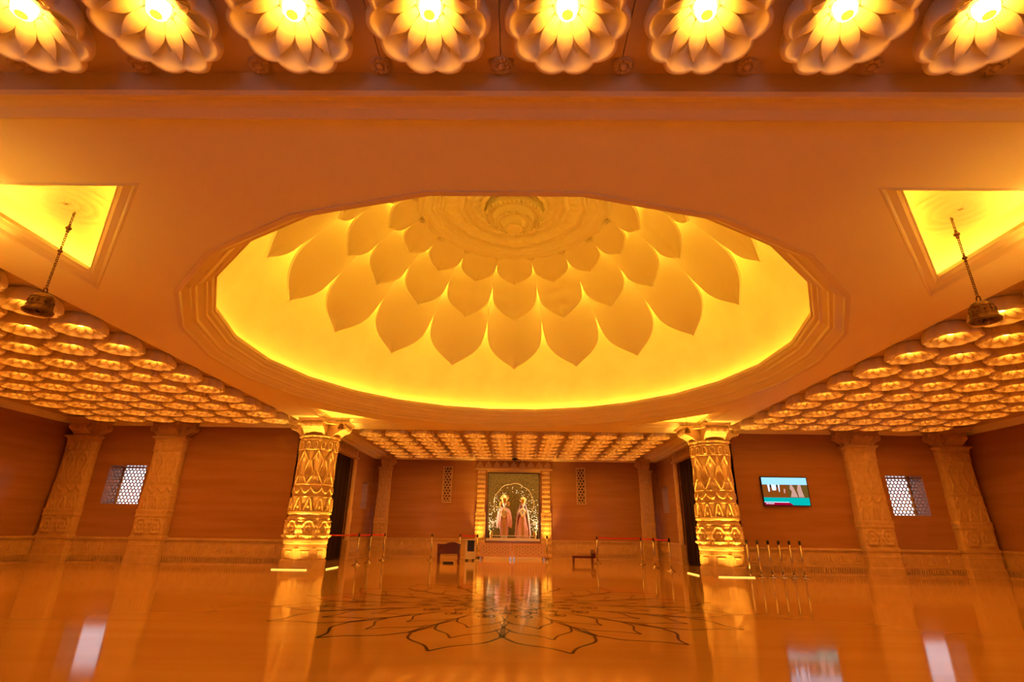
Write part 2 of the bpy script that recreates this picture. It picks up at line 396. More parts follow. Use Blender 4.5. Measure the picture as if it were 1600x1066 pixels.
# ------------------------------------------------------------------ carved relief functions (pillars, pilasters)
def bumpy(x, c, wd): return np.exp(-((x-c)/wd)**2)
def carve(u, z, n):
    """u: repeat coordinate in [0,1) per motif set (fraction of width/turn), z height -> relief (metres) for carved shafts"""
    h = np.zeros_like(u+z)
    def zone(a, c): return (z >= a) & (z < c)
    # lower foliage 0.86..1.40
    q = (u*n) % 1.0; v = (z-.86)/.54; m = zone(.86, 1.40)
    x = np.abs(q-.5)*2
    h = np.where(m, .03*bumpy(np.hypot(x*.9, (v-.55)*1.6), .62, .12)+.03*bumpy(np.hypot(x, (v-.5)*1.5), .25, .14)+.02*np.abs(np.sin(9*x+4*v)*np.sin(11*v)), h)
    h = np.where(m & (v < .2), h+.03*(x < v*4), h)
    # arch band 1.70..2.07
    q = (u*n*1.5) % 1.0; x = np.abs(q-.5)*2; v = (z-1.68)/.39; m = zone(1.68, 2.07)
    h = np.where(m, .035*bumpy(x-.62*np.sqrt(np.clip(1-v/.95, 0, 1)), .05, .12)*(v < .97)+.03*bumpy(np.hypot(x*.8, v-.3), 0, .18), h)
    # plain-ish band 2.11..2.45 with hanging swags
    x = np.abs(((u*n*1.5+.5) % 1.0)-.5)*2; v = (z-2.11)/.34; m = zone(2.11, 2.45)
    h = np.where(m, .022*bumpy(v-(.35+.45*x**2), 0, .12), h)
    # leaf shaft 2.52..3.55
    q = (u*n) % 1.0; x = np.abs(q-.5)*2; v = (z-2.5)/1.05; m = zone(2.5, 3.55)
    g = np.interp(v, [0, .12, .3, .5, .68, .85, 1], [.95, .75, .35, .55, .75, .35, .05]) if np.ndim(v) else 0
    h = np.where(m, .026*bumpy(x-g, 0, .10)+.022*bumpy(np.hypot(x*.7, v-.84), .10, .06)+.014*np.abs(np.sin(14*x+20*v))*(v < .22), h)
    # top ring band 3.57..3.86
    q = (u*n*2) % 1.0; x = np.abs(q-.5)*2; v = (z-3.58)/.28; m = zone(3.58, 3.86)
    h = np.where(m, .03*bumpy(np.hypot(x*.8, v-.45), .42, .13)+.03*bumpy(np.hypot(x, v-.45), 0, .2), h)
    return h
PZ = [0, .02, .22, .25, .27, .55, .57, .60, .70, .72, .76, .82, .84, .86, 1.40, 1.42, 1.46, 1.50, 1.55, 1.58, 1.64, 1.66, 1.68, 2.07, 2.09, 2.11, 2.45, 2.47, 2.50, 3.55, 3.56, 3.58, 3.86, 3.88, 3.92, 3.98, 4.02]
PR = [.70, .70, .70, .69, .66, .65, .68, .66, .64, .67, .695, .695, .67, .64, .635, .65, .675, .65, .65, .668, .668, .645, .63, .615, .635, .605, .60, .62, .585, .565, .62, .59, .59, .63, .60, .66, .66]
def pillar_mesh():
    zs = np.unique(np.r_[np.linspace(0, 4.02, 250), PZ]); A = np.arange(224)/224
    Z, U = np.meshgrid(zs, A, indexing='ij')
    R = np.interp(Z, PZ, PR)+1.5*carve(U, Z, 8.0)
    # scalloped ledges
    sca = np.abs(np.sin(U*PI*8)); R -= .035*sca*((Z > 1.44) & (Z < 1.58))+.03*sca*((Z > .74) & (Z < .83))+.03*np.abs(np.sin(U*PI*16))*((Z > 3.9))
    # base: octagon with raised niches
    oct_ = 1/np.maximum(np.cos(((U*8) % 1.0-.5)*2*PI/8), .9)
    m = Z < .6; R = np.where(m, R*oct_*.95, R)
    q = np.abs(((U*8) % 1.0)-.5)*2
    R += .035*((Z > .30) & (Z < .52) & (q < .55))-.02*((Z > .34) & (Z < .48) & (q < .3))
    V = [[(R[i, j]*math.sin(2*PI*A[j]), R[i, j]*math.cos(2*PI*A[j]), zs[i]) for j in range(len(A))] for i in range(len(zs))]
    b = MB(); b.grid(V, closed=True); return b.mesh('shaft', 'stone')
def bracket(b, ax, wd, proj, z0, z1, r0, off=0.0):
    """one scroll bracket along direction ax (unit 2D), S profile"""
    px, py = -ax[1], ax[0]
    prof = [(0, z0), (r0, z0), (r0+.06, z0+.03), (r0+.12, z0+.10), (r0+.22, z0+.17), (proj-.03, z0+.24), (proj, z0+.30), (proj-.01, z0+.36), (proj-.05, z0+.38), (proj-.05, z1), (0, z1)]
    b.prism(prof, lambda u, v, d: (ax[0]*u+px*d, ax[1]*u+py*d+off, v), -wd/2, wd/2)
    # carved boss on each flank and on the front
    for sd in (-1, 1):
        for rr in (.10, .055):
            c = Vector((ax[0]*(proj-.17)+px*sd*wd/2, ax[1]*(proj-.17)+py*sd*wd/2+off, z0+.30))
            b.tube([c+Vector((ax[0]*math.cos(t)*rr, ax[1]*math.cos(t)*rr, math.sin(t)*rr)) for t in np.linspace(0, 2*PI, 16, endpoint=False)], .014, 5, closed=True)
    for k in (-1, 0, 1):
        c = (ax[0]*(proj-.03)+px*k*wd*.28, ax[1]*(proj-.03)+py*k*wd*.28+off, z0+.28)
        b.ellipsoid(c, (.05, .05, .07), 8, 5)
def capital_mesh(n_dirs, half=False):
    b = MB()
    for d in n_dirs: bracket(b, d, .70, .93, 4.02, 4.42, .50)
    return b.mesh('capital', 'stone')
def abacus_mesh(dirs):
    b = MB()
    for o, z0, z1 in ((.90, 4.40, 4.44), (.96, 4.44, 4.48), (1.0, 4.48, 4.513)):
        for d in dirs:
            w2 = .36+o*.06
            x0, x1 = sorted((0, d[0]*o)) if d[0] else (-w2, w2); y0, y1 = sorted((0, d[1]*o)) if d[1] else (-w2, w2)
            b.box(x0, x1, y0, y1, z0, z1)
        b.box(-.62, .62, -.62, .62, z0, z1-.002)
    return b.mesh('abacus', 'stone')
D4 = [(1, 0), (-1, 0), (0, 1), (0, -1)]
sm, cm, am = pillar_mesh(), capital_mesh(D4), abacus_mesh(D4)
hous_m = MB().box(-.52, .52, -.022, .018, 0, .030).mesh('diffuser', 'strip_glow')
def beam(parent, w, loc, tilt, col=(1.0, 0.47, 0.045), length=1.0, spread=48):
    l = bpy.data.lights.new('beam', 'AREA'); l.shape = 'RECTANGLE'; l.size = length; l.size_y = .025; l.energy = w; l.color = col; l.spread = math.radians(spread)
    o = bpy.data.objects.new('beam', l); COL.objects.link(o); o.parent = parent; o.location = loc; o.rotation_euler = (PI-tilt, 0, 0); return o
PX, PYF, PYN = 6.52, 17.22, 4.15
for s, py, nm in ((-1, PYF, 'left of the shrine alcove'), (1, PYF, 'right of the shrine alcove'), (-1, PYN, 'left beside the viewpoint'), (1, PYN, 'right beside the viewpoint')):
    t = thing('pillar', 'round carved stone pillar lit golden from the floor, standing '+nm, 'pillar', (s*PX, py, 0), group='carved pillars of the dome bay')
    place('shaft', sm, t); place('capital', cm, t); place('abacus', am, t)
    for dx, dy, rz, wn in ((0, -.95, 0, 'front'), (0, .98, 0, 'rear'), (-.95, 0, PI/2, 'left side'), (.95, 0, PI/2, 'right side')):
        if py == PYF and (dy > 0 or dx*s > 0): continue
        rz = math.atan2(dx, -dy)
        ft = thing('floor_light', 'yellow floor light strip, %s of the pillar %s' % (wn, nm), 'floor light', (s*PX+dx, py+dy, 0), rz, 'floor light strips at the pillars')
        place('diffuser', hous_m, ft); beam(ft, E_FLOOR, (0, 0, .034), math.radians(18), spread=70); beam(ft, E_FLOOR*1.7, (0, 0, .034), math.radians(7), spread=26)

# ------------------------------------------------------------------ pilasters on the walls
def pilaster_meshes(W=.98, D=.30, sides=(-1, 1)):
    zs = np.unique(np.r_[np.linspace(.0, 4.02, 170), PZ]); us = np.linspace(0, 1, 48)
    Z, U = np.meshgrid(zs, us, indexing='ij')
    off = (np.interp(Z, PZ, PR)-.60)*.55
    H = carve(U, Z, 2.0)*1.3*((U > .06) & (U < .94))
    wz = W/2+off; X = (U-.5)*2*wz; Y = -(D+off+H)
    V = [[(X[i, j], Y[i, j], zs[i]) for j in range(len(us))] for i in range(len(zs))]
    V = [[(r[0][0], 0, r[0][2])]+r+[(r[-1][0], 0, r[-1][2])] for r in V]
    b = MB(); b.grid(V)
    c = MB(); bracket(c, (0, -1), .62, .62, 4.02, 4.50, .24); [bracket(c, (q, 0), .28, .78, 4.02, 4.50, .40, -.16) for q in sides]
    c.box(-.56, .56, -.40, 0, 4.0, 4.06)
    a = MB()
    for o, z0, z1 in ((.0, 4.48, 4.53), (.05, 4.53, 4.58), (.09, 4.58, 4.643)): a.box(-.36-o, .36+o, -.62-o, 0, z0, z1); a.box(-.72-o if -1 in sides else -.50, .72+o if 1 in sides else .50, -.24-o, 0, z0, z1)
    return b.mesh('shaft', 'stone'), c.mesh('capital', 'stone'), a.mesh('abacus', 'stone')
PM = {k: pilaster_meshes(sides=k) for k in ((-1, 1), (-1,), (1,))}
def pilaster(x, y, rz, label, sides=(-1, 1)):
    ps, pc, pa = PM[sides]
    t = thing('pilaster', label, 'pilaster', (x, y, 0), rz, 'carved wall pilasters')
    place('shaft', ps, t); place('capital', pc, t); place('abacus', pa, t)
    return t
pilaster(-11.85, YB, 0, 'carved stone pilaster between the bright window and the dome bay on the left wall')
pilaster(-14.93, YB, 0, 'dim carved stone pilaster beside the left room corner', (1,))
pilaster(11.72, YB, 0, 'carved stone pilaster between the television and the right lattice window')
pilaster(14.85, YB, 0, 'dim carved stone pilaster beside the right room corner', (-1,))
for s, nm in ((-1, 'left'), (1, 'right')):
    t = pilaster(s*6.40, YR, 0, 'narrow carved pilaster in the %s rear corner of the shrine alcove' % nm, (-s,))
    t.scale = (.62, .7, 1)

# ------------------------------------------------------------------ dado with carved panels and beaded skirting
mot = MB()
def tear(cx, cz, rx, rz, d): mot.ellipsoid((cx, 0, cz), (rx, d, rz), 10, 6)
tear(0, .02, .045, .13, .016); tear(-.085, -.02, .035, .09, .012); tear(.085, -.02, .035, .09, .012); tear(0, -.14, .10, .025, .014); tear(-.14, -.09, .022, .05, .01); tear(.14, -.09, .022, .05, .01)
motm = mot.mesh('carved_motif', 'stone')
def dado(name, p, q, lab, motifs=True):
    """p,q: ends at the wall plane (x,y); room lies to the right of p->q rotated -90"""
    L = math.hypot(q[0]-p[0], q[1]-p[1]); a = math.atan2(q[1]-p[1], q[0]-p[0])
    b = MB(); b.box(0, L, -.06, 0, 0, .80); b.box(0, L, -.11, -.06, .73, .80); b.box(0, L, -.09, -.06, .695, .715); b.box(0, L, -.10, -.06, .24, .275); b.box(0, L, -.13, -.06, 0, .06); b.box(0, L, -.08, -.06, .06, .24)
    o = struct(b.build(name, 'stone', None, (p[0], p[1], 0), a), lab)
    if motifs:
        n = int(L/.46)
        for k in range(n):
            place('carved_motif', motm, o, ((k+.5)*L/n, -.062, .49))
        n = int(L/.075); bb = MB()
        for k in range(n):
            x = (k+.5)*L/n; bb.box(x-.022, x+.022, -.115, -.08, .085, .215)
        bb.build('skirting_beading', 'stone', o)['kind'] = 'stuff'
    return o
dado('baseboard_back_left', (-XS, YB), (-XA, YB), 'carved stone dado along the back left wall')
dado('baseboard_back_right', (XA, YB), (XS, YB), 'carved stone dado along the back right wall')
dado('baseboard_left', (-XS, 4.0), (-XS, YB), 'carved stone dado along the left wall')
dado('baseboard_right', (XS, YB), (XS, 4.0), 'carved stone dado along the right wall')
dado('baseboard_rear_left', (-XA, YR), (-1.85, YR), 'carved stone dado left of the shrine')
dado('baseboard_rear_right', (1.75, YR), (XA, YR), 'carved stone dado right of the shrine')
dado('baseboard_alcove_left', (-XA, 22.75), (-XA, YR), 'carved stone dado on the left alcove wall')
dado('baseboard_alcove_right', (XA, YR), (XA, 22.75), 'carved stone dado on the right alcove wall')

# ------------------------------------------------------------------ jali (pierced lattice) windows and panels
def lattice(b, x0, x1, z0, z1, y, step, r, d, spokes=True):
    """star lattice of flat bars joining a hexagonal grid plus rings"""
    def bar(a, c, wd):
        a = np.array(a); c = np.array(c)
        # clip to rectangle
        for _ in range(1):
            t0, t1 = 0.0, 1.0; dv = c-a
            for ax_, lo, hi in ((0, x0, x1), (1, z0, z1)):
                if abs(dv[ax_]) < 1e-9:
                    if a[ax_] < lo or a[ax_] > hi: return
                    continue
                ta, tb = (lo-a[ax_])/dv[ax_], (hi-a[ax_])/dv[ax_]
                if ta > tb: ta, tb = tb, ta
                t0, t1 = max(t0, ta), min(t1, tb)
            if t1-t0 < 1e-3: return
            a, c = a+dv*t0, a+dv*t1
        dv = (c-a)/np.linalg.norm(c-a); n = np.array([-dv[1], dv[0]])*wd/2
        p = [a+n, c+n, c-n, a-n]
        b.add([(q[0], y, q[1]) for q in p]+[(q[0], y+d, q[1]) for q in p], [(0, 1, 2, 3), (7, 6, 5, 4), (0, 4, 5, 1), (1, 5, 6, 2), (2, 6, 7, 3), (3, 7, 4, 0)])
    h = step*math.sqrt(3)/2; nz = int((z1-z0)/h)+3; nx = int((x1-x0)/step)+3
    for i in range(-1, nz):
        for j in range(-1, nx):
            cx = x0+(j+(.5 if i % 2 else 0))*step; cz = z0+i*h
            R = step/math.sqrt(3)
            pts = [(cx+R*math.cos(PI/6+k*PI/3), cz+R*math.sin(PI/6+k*PI/3)) for k in range(6)]
            for k in range(6):
                if k in (0, 1, 2): bar(pts[k], pts[(k+1) % 6], r)
            if not spokes: continue
            pp = [(cx+R*math.cos(k*PI/3+PI/6), cz+R*math.sin(k*PI/3+PI/6)) for k in range(6)]
            for k in range(3): bar((cx, cz), pp[k], r*.8)
            for k in range(3, 6): bar((cx, cz), pp[k], r*.8)
def jali_window(name, x0, x1, z0, z1, yb, label):
    b = MB(); f = .035
    b.box(x0, x1, yb-.06, yb, z0, z0+f); b.box(x0, x1, yb-.06, yb, z1-f, z1); b.box(x0, x0+f, yb-.06, yb, z0+f, z1-f); b.box(x1-f, x1, yb-.06, yb, z0+f, z1-f)
    o = struct(b.build(name, 'jali'), label)
    b = MB(); lattice(b, x0+f, x1-f, z0+f, z1-f, yb-.045, .125, .034, .03, False); b.build('lattice', 'jali', o)
    return o
jali_window('window_1', WL[0], WL[1], WZ0, WZ1, YB+WT, 'bright pierced stone lattice window in a deep recess on the left')
jali_window('window_2', WR[0], WR[1], WZ0, WZ1, YB+WT, 'pierced stone lattice window in a deep recess on the right')
for s, n, nm in ((-1, 'window_3', 'left'), (1, 'window_4', 'right')):
    b = MB(); xw = s*(XA+.46)
    for k in range(8):
        yy = AWIN[0]+k*(AWIN[1]-AWIN[0])/7; b.box(xw-.02, xw+.02, yy-.012, yy+.012, AWIN[2], AWIN[3])
    for k in range(10):
        zz = AWIN[2]+k*(AWIN[3]-AWIN[2])/9; b.box(xw-.018, xw+.018, AWIN[0], AWIN[1], zz-.012, zz+.012)
    struct(b.build(n, 'jali'), 'small lattice window in the %s alcove wall' % nm)
for k, (x0, x1) in enumerate(((-9.2, -8.0), (-4.6, -3.4), (3.4, 4.6), (8.0, 9.2))):
    b = MB(); lattice(b, x0, x1, 1.8, 3.1, YE-.2, .2, .05, .04, False)
    struct(b.build('window_%d' % (k+5), 'jali'), 'lattice window in the entrance wall')
def vent_panel(x, y, z0, z1, wd, rz, label):
    t = thing('wall_grille', label, 'wall panel', (x, y, z0), rz); h = z1-z0; f = .06
    b = MB(); b.box(-wd/2, wd/2, -.05, 0, 0, f); b.box(-wd/2, wd/2, -.05, 0, h-f, h); b.box(-wd/2, -wd/2+f, -.05, 0, f, h-f); b.box(wd/2-f, wd/2, -.05, 0, f, h-f); b.build('frame', 'stone', t)
    b = MB(); lattice(b, -wd/2+f, wd/2-f, f, h-f, -.035, .15, .05, .03, False); b.build('lattice', 'stone', t)
    MB().box(-wd/2+.03, wd/2-.03, -.004, 0, .03, h-.03).build('dark_backing', 'frame_dark', t)
vent_panel(-3.32, YR, 2.42, 4.15, .46, 0, 'tall narrow pierced lattice panel on the wall left of the shrine')
vent_panel(3.25, YR, 2.43, 4.17, .46, 0, 'tall narrow pierced lattice panel on the wall right of the shrine')
vent_panel(-XS, 14.3, 2.9, 4.3, .8, PI/2, 'lattice panel on the left side wall at the photo edge')

# ------------------------------------------------------------------ doorways in the alcove walls
for s, n, nm in ((-1, 'door_1', 'left'), (1, 'door_2', 'right')):
    x = s*XA; d = -s
    lf = struct(MB().box(min(x-d*.06, x-d*.12), max(x-d*.06, x-d*.12), DOOR[0], DOOR[1], 0, DOOR[3]).build(n, 'door'), 'tall dark doorway in the %s alcove wall' % nm)
    for k in range(6):
        yy = DOOR[0]+(k+.5)*(DOOR[1]-DOOR[0])/6; hw = (DOOR[1]-DOOR[0])/12-.03
        MB().box(min(x-d*.04, x-d*.06), max(x-d*.04, x-d*.06), yy-hw, yy+hw, .1, DOOR[3]-.1).build('door_panel', 'door', lf)
    t = thing('door_surround', 'carved stone surround with leaf crest around the %s alcove doorway' % nm, 'door surround', (x+d*.01, (DOOR[0]+DOOR[1])/2, 0))
    hl = (DOOR[1]-DOOR[0])/2
    for e in (-1, 1):
        yc = e*(hl+.16); b = MB(); V = []
        for z in np.linspace(0, 4.0, 120):
            row = []
            for u in np.linspace(0, 1, 16):
                th = PI*u; zz = min(max(z, .001), 3.99)
                rel = .035*abs(math.sin(zz*9+3*math.sin(u*9)))*(zz < 1.9)+.012*abs(math.sin(zz*5))
                wv = .15+.03*(.9 < zz < 1.95); row.append((d*(.05+(.11+rel)*math.sin(th)), yc-wv*math.cos(th), z))
            V.append(row)
        b.grid(V); b.box(min(0, d*.2), max(0, d*.2), yc-.2, yc+.2, 0, .75); b.build('jamb', 'stone', t)
    b = MB(); b.box(min(0, d*.2), max(0, d*.2), -hl-.36, hl+.36, 4.0, 4.08); b.box(min(0, d*.14), max(0, d*.14), -hl-.32, hl+.32, 4.08, 4.16); lt = b.build('lintel', 'stone', t)
    b = MB(); b.prism([(-.11, 0), (.11, 0), (.10, .08), (.05, .17), (0, .26), (-.05, .17), (-.10, .08)], lambda u, v, q: (q, u, v), -.05, .05)
    lm = b.mesh('crest_leaf', 'stone')
    for k in range(13): place('crest_leaf', lm, lt, (d*.09, -hl-.2+k*(2*hl+.4)/12, 4.16))

# ------------------------------------------------------------------ floor lotus inlay
RC = (0.0, 9.63)
def cr(P, n=10):
    P = np.array(P, float); Q = np.vstack([2*P[0]-P[1], P, 2*P[-1]-P[-2]]); out = []
    for i in range(1, len(Q)-2):
        for t in np.linspace(0, 1, n, endpoint=False):
            a, b_, c, d = Q[i-1], Q[i], Q[i+1], Q[i+2]
            out.append(.5*((2*b_)+(-a+c)*t+(2*a-5*b_+4*c-d)*t*t+(-a+3*b_-3*c+d)*t**3))
    out.append(P[-1]); return np.array(out)
def ribbon(b, P, wd, z=.0012, closed=False):
    P = np.array(P); n = len(P)
    T = np.roll(P, -1, 0)-np.roll(P, 1, 0)
    if not closed: T[0] = P[1]-P[0]; T[-1] = P[-1]-P[-2]
    T /= np.linalg.norm(T, axis=1)[:, None]; N = np.c_[-T[:, 1], T[:, 0]]
    W = np.broadcast_to(np.array(wd, float), (n,))
    vs = []
    for i in range(n): vs += [(*(P[i]+N[i]*W[i]/2), z), (*(P[i]-N[i]*W[i]/2), z)]
    fs = [(2*i, 2*i+1, (2*i+3) % (2*n), (2*i+2) % (2*n)) for i in range(n if closed else n-1)]
    b.add(vs, fs)
def pol(r, deg): return (r*math.sin(math.radians(deg)), -r*math.cos(math.radians(deg)))
K = .852
def petal_outline(rt, rb, w):
    b = MB()
    for s in (-1, 1):
        C = [pol(rb*K, 11.25+s*11.0), pol((rb+.18*(rt-rb))*K, 11.25+s*10.0), pol((rb+.45*(rt-rb))*K, 11.25+s*7.6), pol((rb+.72*(rt-rb))*K, 11.25+s*2.4), pol(rt*K, 11.25)]
        C.insert(0, pol((rb-.5)*K, 11.25+s*9.0))
        L = cr(C); ribbon(b, L, np.interp(np.linspace(0, 1, len(L)), [0, .3, .8, 1], [.012, w, w*.8, w]))
    return b.mesh('inlay_petal', 'inlay')
kinds = [petal_outline(4.40, 3.33, .040), petal_outline(3.57, 2.62, .034), petal_outline(2.75, 1.95, .032), petal_outline(1.62, 1.15, .028), petal_outline(1.05, .70, .024)]
b = MB(); ribbon(b, np.array([pol(r*K, 0) for r in np.linspace(1.75, 3.40, 12)]), np.linspace(.012, .085, 12)); stem_m = b.mesh('inlay_stem', 'inlay')
def dot_mesh(r):
    b = MB(); A = np.linspace(0, 2*PI, 20, endpoint=False)
    ribbon(b, np.c_[np.cos(A), np.sin(A)]*r, .03, closed=True); b.add([(.5*r*math.cos(a), .5*r*math.sin(a), .0012) for a in A], [tuple(range(20))]); return b.mesh('inlay_ring', 'inlay')
dm = [dot_mesh(.12), dot_mesh(.09), dot_mesh(.065)]
for k in range(16):
    a = 2*PI*k/16
    for km in kinds: place('inlay_petal', km, fl, (*RC, 0), a)
    place('inlay_stem', stem_m, fl, (*RC, 0), a)
    for r, off, d in ((1.62*K, 11.25, 0), (1.18*K, 0, 1), (.85*K, 11.25, 2)):
        p = pol(r, math.degrees(a)+off); place('inlay_ring', dm[d], fl, (RC[0]+p[0], RC[1]+p[1], 0))
A = np.linspace(0, 2*PI, 48, endpoint=False)
b = MB(); ribbon(b, np.c_[np.cos(A), np.sin(A)]*.42, .02, closed=True); ribbon(b, np.c_[np.cos(A), np.sin(A)]*.25, .02, closed=True); b.build('inlay_ring', 'inlay', fl, (*RC, 0))

# ================================================================== LOTUS LAMPS
NL = 10
def lobe(phi, c=.285, rho=.132):
    p = (phi+PI/NL) % (2*PI/NL)-PI/NL
    return c*math.cos(p)+math.sqrt(max(rho*rho-(c*math.sin(p))**2, 0))
def lamp_shade():
    n = 100; V = []
    for k, z in ((.74, 0), (.84, -.035), (.94, -.09), (1.0, -.15), (1.035, -.205), (1.03, -.242), (.99, -.26), (.955, -.257), (.935, -.242), (.915, -.222), (.87, -.185), (.78, -.145), (.60, -.105), (.30, -.05)):
        row = []
        for i in range(n):
            a = 2*PI*i/n; L = lobe(a); base = .40
            e = max(0, min(1, (k-.3)/.5)); R = k*(base*(1-e)+L*e)
            p = (a+PI/NL) % (2*PI/NL)-PI/NL; dz = -.018*(abs(p)/(PI/NL))**2 if .5 < k < .93 and z > -.17 and z < -.07 else 0
            row.append((R*math.sin(a), R*math.cos(a), z+dz))
        V.append(row)
    b = MB(); b.grid(V, closed=True); return b
def lotus_petal(r0, r1, wmax, z0, z1, dip, ridge, n=9):
    V = []; Bk = []
    for i in range(n+1):
        t = i/n; wd = wmax*float(np.interp(t, [0, .15, .4, .6, .8, .93, 1], [.42, .66, 1, .92, .5, .18, 0]))
        r = r0+(r1-r0)*t; z = z0+(z1-z0)*t-dip*math.sin(PI*t); row = []; bk = []
        for j in range(7):
            s = -1+j/3; row.append((s*wd, r, z-ridge*(1-abs(s))*min(1, 3*(1-t)))); bk.append((s*wd*.96, r, z+.008))
        V.append(row); Bk.append(bk)
    b = MB(); b.grid(V); b.grid(Bk)
    b.grid([[V[i][0] for i in range(n+1)], [Bk[i][0] for i in range(n+1)]], smooth=False); b.grid([[V[i][-1] for i in range(n+1)], [Bk[i][-1] for i in range(n+1)]], smooth=False)
    return b
def rot_into(b, src, a):
    c, s = math.cos(a), math.sin(a)
    b.add([(x*c+y*s, -x*s+y*c, z) for x, y, z in src.v], src.f, True)
big = lotus_petal(.095, .318, .060, -.060, -.235, .006, .024); small = lotus_petal(.15, .335, .040, -.07, -.15, -.004, .020)
shade_m = lamp_shade().mesh('shade', 'lamp'); big_m = big.mesh('petal', 'lamp'); small_m = small.mesh('inner_petal', 'lamp')
b = MB()
for k in range(NL): rot_into(b, big, (k+.5)*2*PI/NL); rot_into(b, small, k*2*PI/NL)
petals_m = b.mesh('petal_ring', 'lamp')
sock_m = MB().lathe([(.10, -.03), (.10, -.066), (.095, -.073), (.086, -.071), (.084, -.05), (.07, -.045)], 24).mesh('socket', 'socket')
bulb_m = MB().lathe([(.070, -.02), (.074, -.065), (.073, -.11), (.064, -.145), (.048, -.158), (.038, -.159)], 20).mesh('bulb', 'bulb')
bulbend_m = MB().lathe([(.038, -.159), (.036, -.153), (.026, -.155), (.024, -.162), (.010, -.162), (.008, -.156), (0.0005, -.156)], 16).mesh('bulb_end', 'bulb_end')
bulb_far = MB().lathe([(.070, -.02), (.073, -.11), (.05, -.15), (0.0005, -.159)], 10).mesh('bulb', 'bulb')
def lamp(x, y, label, group, near):
    t = thing('lotus_lamp', label, 'ceiling lamp', (x, y, ZL), PI/NL, group)
    place('shade', shade_m, t)
    if near:
        for k in range(NL):
            place('petal', big_m, t, (0, 0, 0), -(k+.5)*2*PI/NL); place('inner_petal', small_m, t, (0, 0, 0), -k*2*PI/NL)
        place('socket', sock_m, t); bo = place('bulb', bulb_m, t); place('bulb_end', bulbend_m, bo)
    else:
        place('petal_ring', petals_m, t); place('bulb', bulb_far, t)
for j, y in enumerate(FRONT_Y):
    for i, x in enumerate(FRONT_X):
        if j == 0:
            lab = 'large glowing lotus ceiling lamp along the top edge, %s from the left' % ORD[i-2] if 2 <= i <= 9 else 'lotus ceiling lamp of the front row, %s from its %s end' % (ORD[i] if i < 2 else ORD[11-i], 'left' if i < 2 else 'right')
        else: lab = 'lotus ceiling lamp overhead, %s row before the beam, %s from left' % (ORD[j], ORD[i])
        lamp(x, y, lab, 'lotus lamps in front of the beam', j == 0)
for s, nm in ((-1, 'left'), (1, 'right')):
    for k, x in enumerate(SIDE_X):
        for j, y in enumerate(SIDE_Y):
            lamp(s*x, y, 'lotus lamp, %s ceiling field, %s row from back wall, %s from dome bay' % (nm, ORD[j], ORD[k]), 'lotus lamps in the %s ceiling field' % nm, False)
for j, y in enumerate(ALC_Y):
    for i, x in enumerate(ALC_X):
        lamp(x, y, 'small lotus lamp above shrine alcove, %s row from dome bay, %s from left' % (ORD[j], ORD[i]), 'lotus lamps above the shrine alcove', False)
# small rosettes between the front lamps
b = MB(); b.ellipsoid((0, 0, -.012), (.028, .028, .02), 10, 6)
for k in range(12):
    a = 2*PI*k/12; b.ellipsoid((.05*math.cos(a), .05*math.sin(a), -.008), (.018, .018, .014), 6, 4)
    b.add([(.07*math.cos(a-.2), .07*math.sin(a-.2), -.004), (.085*math.cos(a), .085*math.sin(a), -.002), (.07*math.cos(a+.2), .07*math.sin(a+.2), -.004), (.05*math.cos(a), .05*math.sin(a), -.016)], [(0, 1, 2, 3)])
b.lathe([(.072, 0), (.072, -.006), (.0, -.008)], 24)
b.v = [(x*1.15, y*1.15, z*1.3) for x, y, z in b.v]; rm = b.mesh('ceiling_rosette', 'panel')
for i in range(11):
    x = (-5+i)*.975
    if 1 <= i <= 9: tag(place('ceiling_rosette', rm, None, (x, 3.045, ZL)), 'small carved rosette on the ceiling between front lamps, %s from the left' % ORD[i-1], 'rosette', 'rosettes between the front lamps')

